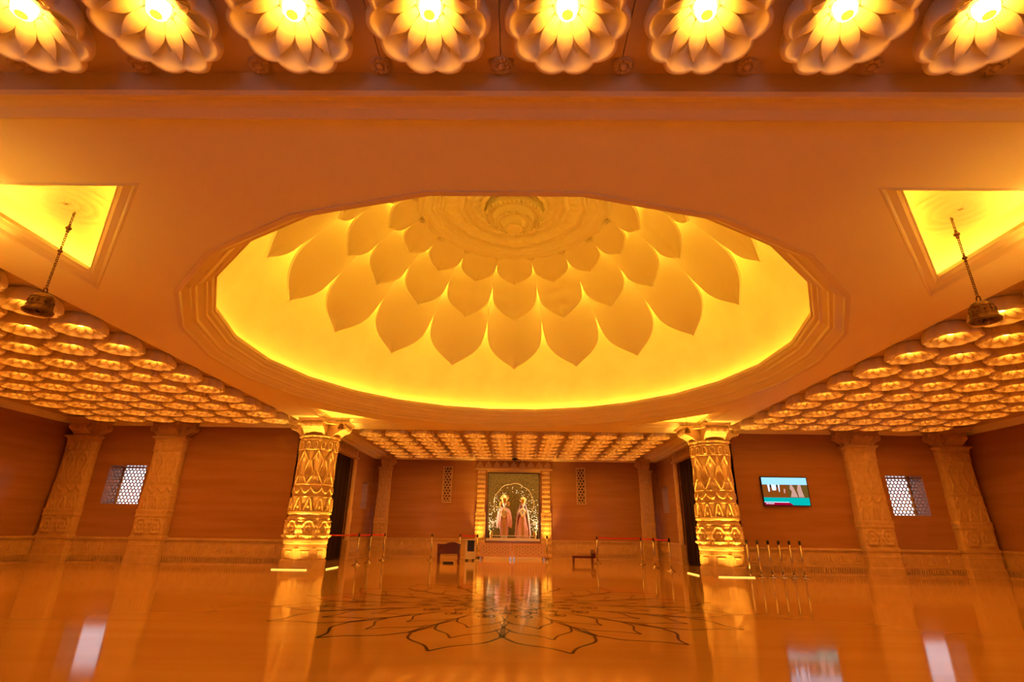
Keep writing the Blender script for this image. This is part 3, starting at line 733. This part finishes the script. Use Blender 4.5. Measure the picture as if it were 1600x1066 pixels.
# ================================================================== BELLS
def bell(x, y, ztop, zbot, label, k=1.0):
    t = thing('hanging_bell', label, 'bell', (x, y, ztop), 0, 'brass bells on chains')
    L = ztop-zbot
    prof = [(.0, 0), (.03, 0), (.085, -.012), (.115, -.035), (.13, -.08), (.14, -.14), (.15, -.20), (.163, -.25), (.178, -.282), (.180, -.29), (.176, -.30), (.160, -.285), (.14, -.20), (.12, -.10), (.06, -.045), (0, -.04)]
    bz = -(L-.30*k)
    MB().lathe([(r*k, z*k) for r, z in prof], 36, (0, 0, bz)).build('bell_body', 'brass', t)
    b = MB()
    for rr, zz in ((.133, -.085), (.151, -.20), (.176, -.275)): b.tube([(rr*k*1.02*math.cos(q), rr*k*1.02*math.sin(q), bz+zz*k) for q in np.linspace(0, 2*PI, 28, endpoint=False)], .006*k, 5, closed=True)
    for i in range(12):
        q = 2*PI*i/12; b.ellipsoid((.143*k*math.cos(q), .143*k*math.sin(q), bz-.145*k), (.016*k, .016*k, .034*k), 6, 5)
    b.build('relief_band', 'brass', t)
    b = MB(); b.tube([(0, 0, bz-.05*k), (0, 0, bz-.27*k)], .01*k, 6); b.ellipsoid((0, 0, bz-.30*k), (.035*k, .035*k, .04*k)); b.build('clapper', 'brass', t)
    b = MB(); z = -.03; i = 0
    while z > bz+.10*k:
        A = np.linspace(0, 2*PI, 10, endpoint=False); e = i % 2
        b.tube([(0 if e else .016*k*math.cos(q), .016*k*math.cos(q) if e else 0, z+.024*k*math.sin(q)) for q in A], .006*k, 5, closed=True); z -= .036*k; i += 1
    b.build('chain', 'brass', t)
    b = MB()
    for f, r in ((.22, .042), (.50, .034)):
        zz = f*bz; b.ellipsoid((0, 0, zz), (r*k, r*k, r*.75*k), 12, 7); b.ellipsoid((0, 0, zz-.05*k), (r*.6*k, r*.6*k, r*.5*k), 10, 6); b.ellipsoid((0, 0, zz+.045*k), (r*.5*k, r*.5*k, r*.5*k), 10, 6)
    b.build('chain_knob', 'brass', t)
    b = MB(); b.tube([(0, .03*k*math.cos(q), bz+.045*k+.045*k*math.sin(q)) for q in np.linspace(0, 2*PI, 14, endpoint=False)], .011*k, 6, closed=True); b.build('hanger', 'brass', t)
    b = MB(); b.tube([(0, 0, .0), (0, 0, -.02), (.02, 0, -.04), (0, 0, -.055), (-.018, 0, -.045)], .007, 6); b.build('hook', 'brass', t)
BX = 5.48; BY = 5.42
bell(-BX, BY, ZS+.36, 3.47, 'brass temple bell hanging on a chain from the near left corner coffer', .82)
bell(BX, BY, ZS+.36, 3.47, 'brass temple bell hanging on a chain from the near right corner coffer', .82)
bell(-5.45, 16.0, ZS+.36, 4.13, 'tiny brass bell on a chain beside the left pillar capital', .5)
bell(5.45, 16.0, ZS+.36, 4.13, 'tiny brass bell on a chain beside the right pillar capital', .5)

# ================================================================== STANCHIONS
pole_m = MB().lathe([(.0, .02), (.028, .02), (.028, .94), (.0, .94)], 16).mesh('pole', 'steel')
base_m = MB().lathe([(0, 0), (.148, 0), (.148, .012), (.135, .022), (.07, .034), (.04, .06), (.028, .075)], 28).mesh('base', 'steel')
cap_m = MB().lathe([(0, .92), (.036, .92), (.038, .93), (.038, 1.0), (.030, 1.015), (0, 1.018)], 16).mesh('belt_head', 'black')
def stanchion(px, py, label, group='belt stanchions', belt_to=None, printed=False):
    p = at(px, py, z=0); t = thing('stanchion', label, 'stanchion', (p[0], p[1], 0), 0, group)
    place('pole', pole_m, t); place('base', base_m, t); place('belt_head', cap_m, t)
    if belt_to is not None:
        q = Vector((belt_to[0]-p[0], belt_to[1]-p[1], 0)); d = q.normalized(); n = Vector((-d.y, d.x, 0))*.002
        b = MB(); a = d*.035; c = q-d*.035
        V = []
        for z in (.945, .993): V.append([tuple(a+(c-a)*u+Vector((0, 0, z-.02*math.sin(PI*u)))) for u in np.linspace(0, 1, 9)])
        b.grid(V, smooth=False); W = [[tuple(Vector(v)+n) for v in r] for r in V]; b.grid(W, smooth=False)
        bo = b.build('belt', 'belt', t)
        if not printed: return t
        # pale print along the belt, too small to read
        bb = MB(); side = -n.normalized()*.004 if n.y > 0 else n.normalized()*.004
        for i in range(7):
            u = .2+i*.06; s0 = a+(c-a)*u; s1 = a+(c-a)*(u+.04)
            zz = -.02*math.sin(PI*u); bb.add([tuple(s0+side+Vector((0, 0, .96+zz))), tuple(s1+side+Vector((0, 0, .96+zz))), tuple(s1+side+Vector((0, 0, .978+zz))), tuple(s0+side+Vector((0, 0, .978+zz)))], [(0, 1, 2, 3)])
        bb.build('belt_print', 'belt_print', bo)
    return t
def fp(px, py): return at(px, py, z=0)[:2]
stanchion(556, 884, 'steel belt stanchion nearest the left pillar', belt_to=(-6.4, 17.95), printed=True)
stanchion(575.6, 880, 'middle of the three steel stanchions by the left doorway', belt_to=fp(556, 884))
stanchion(597.6, 875.6, 'rearmost of the three steel stanchions by the left doorway', belt_to=fp(575.6, 880))
stanchion(672.8, 876.2, 'steel stanchion standing left of the red wooden table')
stanchion(717.5, 876.6, 'steel stanchion between the red wooden table and the donation box', belt_to=fp(744.7, 877))
stanchion(744.7, 877, 'steel stanchion at the left end of the shrine lattice barrier')
stanchion(855, 879, 'steel stanchion at the right end of the shrine lattice barrier')
stanchion(934, 881, 'steel stanchion beside the low red seat', belt_to=fp(1003.8, 882.6))
stanchion(1003.8, 882.6, 'rearmost of the three steel stanchions by the right doorway', belt_to=fp(1024, 887.8))
stanchion(1024, 887.8, 'middle of the three steel stanchions by the right doorway', belt_to=fp(1049.3, 893.4))
stanchion(1049.3, 893.4, 'steel belt stanchion nearest the right pillar')
for i, (px, py) in enumerate(((1173.4, 902.3), (1190.2, 902.6), (1207.6, 902.9), (1224.6, 903.2), (1241.6, 903.5), (1258.6, 903.8))):
    stanchion(px, py, '%s from the left in the row of six unused stanchions under the television' % ORD[i].capitalize(), 'row of six stanchions')

# ================================================================== TELEVISION
a0 = at(1187, 745, y=YB-.08); a1 = at(1267.5, 791.5, y=YB-.08)
TW, TH = a1[0]-a0[0], a0[2]-a1[2]
tv = thing('television', 'wall mounted flat television showing the shrine with teal banner', 'television', (a0[0]+TW/2, YB, a1[2]))
MB().box(-TW/2, TW/2, -.10, -.03, 0, TH).build('casing', 'black', tv); MB().box(-.2, .2, -.03, 0, TH*.3, TH*.7).build('wall_mount', 'black', tv)
SW, SH = TW-.05, TH-.05
def scr(poly, m, nm, k, par=None):
    b = MB(); b.add([((u-.5)*SW, -.1005-k*.0006, .025+v*SH) for u, v in poly], [tuple(range(len(poly)))]); return b.build(nm, m, par or tv)
R4 = lambda u0, u1, v0, v1: [(u0, v0), (u1, v0), (u1, v1), (u0, v1)]
screen = scr(R4(0, 1, 0, 1), 'scr_dark', 'screen', 0)
scr(R4(0, 1, .74, 1), 'scr_sky', 'sky_banner', 1, screen); scr(R4(0, .55, .27, .74), 'scr_brown', 'hall_picture', 1, screen); scr(R4(.55, 1, .27, .74), 'scr_gold', 'shrine_picture', 1, screen)
scr(R4(0, 1, 0, .27), 'scr_teal', 'teal_banner', 1, screen); scr([(0, 0), (.63, 0), (.58, .07), (.55, .09), (0, .09)], 'scr_red', 'ticker', 2, screen); scr(R4(0, .54, .09, .115), 'scr_white', 'ticker_edge', 2, screen)
b = MB()
for u0, u1 in ((.035, .075), (.08, .11), (.115, .15), (.155, .185), (.19, .215)):
    b.add([((u-.5)*SW, -.1005-.0018, .025+v*SH) for u, v in R4(u0, u1-.006, .035, .065)], [(0, 1, 2, 3)])
b.build('ticker_text', 'scr_white', screen)
for u0, u1, v0 in ((.115, .165, .47), (.20, .31, .52), (.345, .385, .47)): scr([(u0+.01, v0+.02), ((u0+u1)/2, v0), (u1-.01, v0+.02), (u1, .74), (u0, .74)], 'scr_white', 'bright_window', 2, screen)
for u0, u1 in ((.165, .20), (.31, .345)): scr(R4(u0, u1, .64, .74), 'scr_dark', 'dark_gap', 2, screen)
scr([(.60, .29), (.76, .29), (.73, .45), (.70, .60), (.66, .74), (.62, .74), (.60, .6), (.64, .5)], 'scr_pink', 'figure', 2, screen)
scr([(.78, .29), (.90, .29), (.87, .5), (.85, .74), (.79, .74), (.76, .55)], 'scr_pink', 'figure', 2, screen); scr([(.46, .45), (.49, .42), (.50, .58), (.47, .60)], 'scr_pink', 'figure', 2, screen)

# ================================================================== SHRINE
t = thing('shrine_surround', 'carved golden stone frame with pilasters around the shrine niche', 'shrine frame', ((NX0+NX1)/2, YR, 0))
hw = (NX1-NX0)/2
for e in (-1, 1):
    V = []
    for z in np.linspace(0, 4.02, 150):
        row = []; wv = .20 if z > 2.05 else .25
        for u in np.linspace(0, 1, 22):
            rel = 0
            if .85 < z < 2.05: rel = .06*abs(math.sin((z-.85)*PI/1.2))*math.sin(PI*u)+.03*abs(math.sin(u*14+3*math.sin(z*8))*math.sin(z*15))
            elif z > 2.05: rel = .03*abs(math.sin(z*14))+.015*(u > .2)*(u < .8)
            else: rel = .03*(math.sin(z*22) > 0)
            row.append((e*(hw+.30)+(u-.5)*2*wv, -.12-rel, z))
        V.append([(row[0][0], 0, z)]+row+[(row[-1][0], 0, z)])
    b = MB(); b.grid(V); b.build('jamb_pilaster', 'stone', t)
b = MB(); b.box(-hw-.62, hw+.62, -.22, 0, 4.02, 4.08); b.box(-hw-.56, hw+.56, -.16, 0, 4.08, 4.14); b.box(-hw-.05, hw+.05, -.10, 0, NZ1+.02, 4.02); b.build('lintel', 'stone', t)
b = MB()
for k in range(9):
    x = -hw-.4+k*(2*hw+.8)/8; b.prism([(-.17, 0), (.17, 0), (.15, .12), (.06, .22), (0, .32), (-.06, .22), (-.15, .12)], lambda u, v, q, x=x: (x+u, q, 4.14+v), -.08, -.02)
b.build('crest', 'stone', t)
b = MB(); b.box(-hw, -hw+.04, -.06, 0, NZ0, NZ1); b.box(hw-.04, hw, -.06, 0, NZ0, NZ1); b.box(-hw, hw, -.06, 0, NZ1-.04, NZ1); b.build('dark_edge', 'frame_dark', t)
# niche
nc = (NX0+NX1)/2
niche = struct(MB().box(NX0-.4, NX1+.4, YR+1.35, YR+1.45, NZ0-.1, NZ1+.3).build('wall_niche_back', 'gold_cloth'), 'gold brocade back of the shrine niche')
for nm_, q in (('wall_niche_left', (NX0-.4, NX0-.3, YR+.35, YR+1.35, NZ0-.1, NZ1+.3)), ('wall_niche_right', (NX1+.3, NX1+.4, YR+.35, YR+1.35, NZ0-.1, NZ1+.3))):
    struct(MB().box(*q).build(nm_, 'gold_cloth'), 'gold brocade side of the shrine niche')
struct(MB().box(NX0-.3, NX1+.3, YR+.35, YR+1.35, NZ1+.2, NZ1+.3).build('ceiling_niche', 'gold_cloth'), 'top of the shrine niche')
b = MB(); P = []
for q in np.linspace(-1, 1, 61):
    aa = PI/2+q*PI*.62; rr = 1.0+.05*abs(math.cos(aa*4.5)); P.append((nc+rr*.98*math.cos(aa), YR+1.33, 2.45+rr*math.sin(aa)))
b.tube(P, .018, 6); b.build('arch_outline', 'gold', niche)
plat = struct(MB().box(NX0, NX1, YR-.12, YR+.35, NZ0-.1, NZ0).box(NX0-.3, NX1+.3, YR+.35, YR+1.35, NZ0-.1, NZ0).build('floor_niche', 'white_marble'), 'white marble platform of the shrine')
for q, nm_ in (((NX0+.05, NX1-.05, YR+.40, YR+.46, NZ1+.14, NZ1+.19), 'above the statues'), ((NX0-.20, NX0-.14, YR+.40, YR+.46, NZ0+.1, NZ1), 'behind the left jamb'), ((NX1+.14, NX1+.20, YR+.40, YR+.46, NZ0+.1, NZ1), 'behind the right jamb')):
    tag(MB().box(*q).build('lamp_bar', 'niche_light'), 'warm lamp bar inside the shrine niche '+nm_, 'lamp', 'shrine niche lamps')
b = MB(); rng = random.Random(3)
for i in range(190):
    e = rng.choice((-1, 1)); x = nc+e*(hw-.05-abs(rng.gauss(0, .30))); z = NZ0+.35+abs(rng.gauss(.4, .62))
    if z > NZ1-.15 or abs(x-nc) > hw-.03: continue
    b.ellipsoid((x, YR+1.30-rng.random()*.12, z), (.009, .009, .009), 5, 4)
for i in range(50):
    a = rng.uniform(.1, PI-.1); rr = rng.uniform(.55, 1.05); b.ellipsoid((nc+rr*math.cos(a), YR+1.32, 2.45+rr*math.sin(a)), (.008, .008, .008), 5, 4)
o = b.build('fairy_lights', 'sparkle'); o['kind'] = 'stuff'; o['label'] = 'sprinkle of tiny warm lights and beads behind the statues'; o['category'] = 'fairy lights'

def body_mesh(secs, n=28):
    """secs: (z, cx, cy, rx, ry, ripple)"""
    V = []
    for z, cx, cy, rx, ry, rp in secs:
        V.append([(cx+rx*(1+rp*math.cos(9*a))*math.cos(a), cy+ry*(1+rp*math.cos(9*a))*math.sin(a), z) for a in np.linspace(0, 2*PI, n, endpoint=False)])
    b = MB(); b.grid(V, closed=True); return b
def face(b, hz, k=1.0):
    b.ellipsoid((0, -.088*k, hz-.005), (.016, .022, .03))
def statue_male(x, y, z):
    t = thing('deity_statue', 'white statue in a pink cape and tall gold crown standing left in the shrine', 'statue', (x, y, z))
    bd = body_mesh([(.04, 0, 0, .16, .10, 0), (.10, 0, 0, .17, .11, 0), (.45, 0, 0, .15, .12, .03), (.75, 0, 0, .17, .14, .03), (1.0, 0, 0, .16, .12, 0), (1.15, 0, 0, .18, .12, 0), (1.32, 0, 0, .21, .12, 0), (1.40, 0, 0, .16, .10, 0), (1.43, 0, 0, .06, .06, 0), (1.50, 0, 0, .055, .06, 0), (1.53, 0, -.01, .085, .09, 0), (1.60, 0, -.015, .10, .105, 0), (1.68, 0, -.01, .095, .105, 0), (1.74, 0, 0, .05, .06, 0), (1.75, 0, 0, .001, .001, 0)])
    for s in (-1, 1): bd.ellipsoid((s*.10, -.06, .05), (.065, .13, .05))
    face(bd, 1.60); bd.ellipsoid((-.037, -.095, 1.625), (.016, .01, .008)); bd.ellipsoid((.037, -.095, 1.625), (.016, .01, .008)); bd.ellipsoid((0, -.10, 1.565), (.025, .012, .008))
    # arms raised to one side holding a flute
    bd.tube([(.20, 0, 1.34), (.26, -.06, 1.14), (.12, -.20, 1.26), (-.02, -.24, 1.36)], [.055, .05, .04, .03], 10)
    bd.tube([(-.20, 0, 1.34), (-.28, -.06, 1.16), (-.22, -.20, 1.28), (-.16, -.24, 1.38)], [.055, .05, .04, .03], 10)
    for s, c in ((1, (-.03, -.25, 1.38)), (-1, (-.17, -.25, 1.40))):
        for k in range(4): bd.tube([(c[0]+(k-1.5)*.018, c[1], c[2]-.01), (c[0]+(k-1.5)*.02, c[1]-.02, c[2]+.03), (c[0]+(k-1.5)*.02, c[1]+.01, c[2]+.045)], .009, 6)
        bd.tube([(c[0]+s*.03, c[1], c[2]-.02), (c[0]+s*.045, c[1]-.015, c[2]+.02)], .010, 6)
    bd.build('body', 'statue', t)
    MB().tube([(-.42, -.26, 1.46), (.14, -.27, 1.40)], .013, 8).build('flute', 'gold', t)
    # cape open at the front
    V = []
    for zz, r, ry in ((.52, .36, .20), (.70, .39, .22), (.95, .37, .21), (1.2, .32, .18), (1.36, .25, .14), (1.43, .10, .10)):
        V.append([((r*(1+.05*math.cos(14*q)))*math.sin(q), ry*(1+.05*math.cos(14*q))*-math.cos(q), zz+.06*math.cos(q*2)*(zz < .8)) for q in np.linspace(.42, 2*PI-.42, 44)])
    b = MB(); b.grid(V); b.build('cape', 'pink', t)
    body_mesh([(.10, 0, 0, .19, .14, .06), (.4, 0, 0, .20, .15, .06), (.8, 0, 0, .20, .16, .03), (1.0, 0, 0, .17, .135, 0)]).build('dhoti', 'pink', t)
    b = MB(); b.box(-.07, .07, -.19, -.165, .12, 1.0); b.build('sash', 'sash_gold', t)
    P = [(.13*math.sin(q), -.15-.05*math.cos(q/2), 1.38-.45*(1-abs(q)/PI)) for q in np.linspace(-PI, PI, 25)]
    b = MB(); b.tube(P, .03, 8); b.build('garland', 'gold', t)
    b = MB(); b.lathe([(.12, 1.64), (.145, 1.70), (.16, 1.78), (.19, 1.85), (.15, 1.90), (.115, 1.96), (.06, 2.03), (.0, 2.08)], 20)
    for q in np.linspace(-1.2, 1.2, 7): b.ellipsoid((.20*math.sin(q), 0, 1.80+.20*math.cos(q)), (.035, .02, .055), 8, 5)
    for s in (-1, 1): b.ellipsoid((s*.19, 0, 1.60), (.07, .03, .13))
    b.build('crown', 'gold', t)
def statue_female(x, y, z):
    t = thing('deity_statue', 'white statue in a pink veil and long skirt standing right in the shrine', 'statue', (x, y, z))
    bd = body_mesh([(.0, 0, 0, .17, .13, 0), (.5, 0, 0, .15, .12, 0), (.9, 0, 0, .15, .12, 0), (1.05, 0, 0, .12, .10, 0), (1.2, 0, -.01, .15, .12, 0), (1.32, 0, 0, .17, .10, 0), (1.39, 0, 0, .12, .08, 0), (1.42, 0, 0, .05, .05, 0), (1.48, 0, 0, .05, .055, 0), (1.51, 0, -.01, .08, .085, 0), (1.58, 0, -.015, .093, .10, 0), (1.66, 0, -.01, .09, .10, 0), (1.72, 0, 0, .05, .06, 0), (1.73, 0, 0, .001, .001, 0)])
    face(bd, 1.58); bd.ellipsoid((-.035, -.09, 1.60), (.015, .01, .008)); bd.ellipsoid((.035, -.09, 1.60), (.015, .01, .008)); bd.ellipsoid((0, -.095, 1.545), (.022, .012, .008))
    bd.tube([(-.16, 0, 1.32), (-.24, -.05, 1.10), (-.20, -.20, 1.20), (-.18, -.24, 1.30)], [.05, .045, .036, .028], 10)
    bd.tube([(.16, 0, 1.32), (.25, -.04, 1.08), (.27, -.10, .86), (.27, -.12, .76)], [.05, .045, .036, .028], 10)
    for c, dz in (((-.18, -.25, 1.31), 1), ((.27, -.12, .74), -1)):
        for k in range(4): bd.tube([(c[0]+(k-1.5)*.017, c[1], c[2]), (c[0]+(k-1.5)*.018, c[1]-.01, c[2]+dz*.035), (c[0]+(k-1.5)*.017, c[1]-.02, c[2]+dz*(.06-.006*abs(k-1.5)))], .008, 6)
        bd.tube([(c[0]+.03, c[1], c[2]-dz*.02), (c[0]+.045, c[1]-.02, c[2]+dz*.015)], .009, 6)
    bd.build('body', 'statue', t)
    body_mesh([(.0, 0, 0, .36, .22, .07), (.25, 0, 0, .33, .21, .07), (.6, 0, 0, .26, .18, .06), (.9, 0, 0, .19, .14, .04), (1.04, 0, 0, .14, .11, 0)]).build('skirt', 'pink', t)
    V = []
    for zz, r, ry in ((.10, .40, .22), (.5, .36, .20), (.9, .32, .18), (1.25, .27, .15), (1.45, .18, .13), (1.62, .135, .13), (1.72, .11, .11), (1.78, .05, .05)):
        V.append([((r*(1+.03*math.cos(12*q)))*math.sin(q), .01-ry*math.cos(q), zz) for q in np.linspace(.95, 2*PI-.95, 36)])
    b = MB(); b.grid(V); b.build('veil', 'pink', t)
    b = MB(); b.box(-.06, .06, -.235, -.20, .03, .55); b.box(-.05, .05, -.20, -.17, .55, 1.0); b.build('sash', 'sash_gold', t)
    P = [(.11*math.sin(q), -.14-.04*math.cos(q/2), 1.36-.38*(1-abs(q)/PI)) for q in np.linspace(-PI, PI, 25)]
    b = MB(); b.tube(P, .028, 8); b.build('garland', 'gold', t)
    b = MB(); b.lathe([(.12, 1.63), (.15, 1.70), (.17, 1.78), (.14, 1.87), (.08, 1.95), (.0, 1.98)], 20)
    for q in np.linspace(-1.3, 1.3, 7): b.ellipsoid((.15*math.sin(q), -.05, 1.74+.15*math.cos(q)), (.03, .02, .035), 8, 5)
    b.build('crown', 'gold', t)
statue_male(at(788, 800, y=YR+.5)[0], YR+.68, NZ0); statue_female(at(817, 800, y=YR+.65)[0], YR+.68, NZ0)
for e, nm in ((-1, 'left'), (1, 'right')):
    t = thing('flower_vase', 'vase of white flowers at the %s side of the shrine platform' % nm, 'vase', (nc+e*(hw-.22), YR+.48, NZ0))
    MB().lathe([(0, 0), (.07, 0), (.05, .05), (.08, .16), (.09, .22), (.05, .30), (.06, .34), (.0, .33)], 18).build('vase', 'gold', t)
    b = MB(); rg = random.Random(5+e)
    for k in range(14): b.ellipsoid((rg.uniform(-.13, .13), rg.uniform(-.08, .08), rg.uniform(.42, .78)), (.045, .045, .04), 7, 5)
    b.build('blossoms', 'flower', t)
    b = MB()
    for k in range(12):
        x, y, z = rg.uniform(-.15, .15), rg.uniform(-.08, .08), rg.uniform(.4, .7); b.tube([(0, 0, .3), (x*.5, y*.5, .45), (x, y, z)], [.006, .014, .003], 5)
    b.build('leaves', 'leaf', t)
# low rail in front of the statues
t = thing('altar_rail', 'dark ornamental low rail along the shrine platform edge', 'rail', (nc, YR-.05, NZ0))
MB().box(-hw+.1, hw-.1, -.02, .02, .0, .03).build('bottom_rail', 'gold', t); MB().box(-hw+.1, hw-.1, -.02, .02, .11, .14).build('top_rail', 'statue', t)
bm_ = MB().box(-.012, .012, -.012, .012, .03, .11).mesh('baluster', 'frame_dark')
for k in range(24): place('baluster', bm_, t, (-hw+.16+k*(2*hw-.32)/23, 0, 0))
for e in (-1, 1): MB().lathe([(0, 0), (.05, 0), (.04, .08), (.05, .2), (.03, .3), (0, .36)], 12).build('end_post', 'frame_dark', t, (e*(hw-.12), 0, 0))
# lattice barrier panels
g0 = at(749, 874, z=0); g1 = at(852, 876, z=0); gy = (g0[1]+g1[1])/2; gz1 = at(800, 849.5, y=gy)[2]; gz0 = at(800, 870.5, y=gy)[2]
xm = (g0[0]+g1[0])/2; pw = (g1[0]-g0[0])/2-.02
for e, nm in ((-1, 'left'), (1, 'right')):
    t = thing('lattice_barrier', 'pinkish white pierced barrier panel on short legs in front of the shrine, %s one' % nm, 'barrier', (xm+e*(pw/2+.02), gy, 0), group='lattice barrier panels')
    f = .06; b = MB(); b.box(-pw/2, pw/2, -.03, .03, gz0, gz0+f); b.box(-pw/2, pw/2, -.03, .03, gz1-f, gz1); b.box(-pw/2, -pw/2+f, -.03, .03, gz0+f, gz1-f); b.box(pw/2-f, pw/2, -.03, .03, gz0+f, gz1-f); b.build('frame', 'pink_stone', t)
    b = MB(); lattice(b, -pw/2+f, pw/2-f, gz0+f, gz1-f, -.022, .24, .040, .02); b.build('lattice', 'pink_stone', t)
    MB().box(-pw/2+f, pw/2-f, 0, .012, gz0+f, gz1-f).build('backing_board', 'white_board', t)
    for q in (-1, 1): MB().box(-.035, .035, -.05, .05, 0, gz0).build('leg', 'steel', t, (q*(pw/2-.06), 0, 0))
for e, nm in ((-1, 'left'), (1, 'right')):  # unseen uplights, added to brighten the carved frame; inferred from its glow
    t = thing('added_uplight', 'small added floor uplight at the foot of the %s shrine pilaster' % nm, 'floor light', (nc+e*(hw+.30), YR-.62, 0))
    MB().lathe([(0, 0), (.06, 0), (.07, .05), (.055, .06), (0, .055)], 16).build('can', 'black', t); beam(t, 9, (0, 0, .064), math.radians(10), length=.1, spread=45)
# plinth step below niche
MB().box(NX0-.05, NX1+.05, YR-.75, YR-.12, 0, .30).build('platform_step', 'white_marble', plat)
# camera above
t = thing('security_camera', 'small dark security camera mounted above the shrine', 'camera', (-.02, YR-.105, 4.52))
MB().box(-.06, .06, -.04, 0, -.06, .08).build('mount', 'black', t); MB().box(-.03, .03, -.14, -.04, 0, .03).build('arm', 'black', t); MB().lathe([(0, -.12), (.05, -.12), (.05, .16), (.035, .18), (0, .18)], 14).build('body', 'black', t, (0, -.18, .0)).rotation_euler = (0, PI/2, .2)
MB().box(.1, .34, -.05, 0, -.03, .02).build('bracket_plate', 'steel', t)

# ================================================================== FURNITURE
p0 = at(681, 881, z=0); p1 = at(718, 881.5, z=0); ww = p1[0]-p0[0]; yy = (p0[1]+p1[1])/2
t = thing('wooden_table', 'red wooden box table with a curved top on legs left of the shrine', 'table', ((p0[0]+p1[0])/2, yy+.2, 0))
zt0 = .34; zt1 = .68
MB().box(-ww/2+.02, ww/2-.02, -.2, .2, zt0, zt1-.03).build('box_body', 'wood', t); MB().box(-ww/2, ww/2, -.23, .23, zt1-.03, zt1).build('table_top', 'wood', t)
b = MB(); b.prism([(-.12, 0)]+[(-.12+.5*k/10, .07*math.sin(PI*k/10)**.7 if 0 < k < 10 else 0) for k in range(1, 11)], lambda u, v, d: (u, d, zt1+v), -.17, .17); b.build('curved_lid', 'wood', t)
for sx in (-1, 1):
    for sy in (-1, 1): MB().box(-.03, .03, -.03, .03, 0, zt0).build('leg', 'wood', t, (sx*(ww/2-.06), sy*.16, 0))
MB().box(-.2, .18, -.04, .08, .0, .06).build('pedal', 'black', t)
p0 = at(895, 881, z=0); p1 = at(932, 881.5, z=0); ww = p1[0]-p0[0]
t = thing('low_seat', 'low red wooden seat with a rounded end rest right of the shrine', 'seat', ((p0[0]+p1[0])/2, p0[1]+.2, 0))
MB().box(-ww/2, ww/2-.1, -.18, .18, .20, .29).build('seat', 'wood', t)
b = MB(); b.prism([(-.18, .20), (.18, .20), (.18, .38), (.14, .46), (.07, .51), (0, .525), (-.07, .51), (-.14, .46), (-.18, .38)], lambda u, v, d: (d, u, v), ww/2-.18, ww/2-.02); b.build('end_rest', 'wood', t)
for sx in (-ww/2+.05, ww/2-.14):
    for sy in (-1, 1): MB().box(-.028, .028, -.028, .028, 0, .20).build('leg', 'wood', t, (sx, sy*.14, 0))
p0 = at(725, 877, z=0); p1 = at(741, 877.2, z=0); ww = p1[0]-p0[0]
t = thing('donation_box', 'pale upright donation box with a black front panel left of the shrine', 'donation box', ((p0[0]+p1[0])/2, p0[1]+.45, 0))
MB().box(-ww/2, ww/2, -.16, .16, .06, .80).build('body', 'white_marble', t); MB().box(-ww/2+.09, ww/2-.04, -.175, -.16, .36, .78).build('front_panel', 'black', t); MB().box(-ww/2-.02, ww/2+.02, -.18, .18, .80, .83).build('lid', 'white_marble', t)
for sx in (-1, 1): MB().box(-.05, .05, -.16, .16, 0, .06).build('foot', 'black', t, (sx*(ww/2-.07), 0, 0))
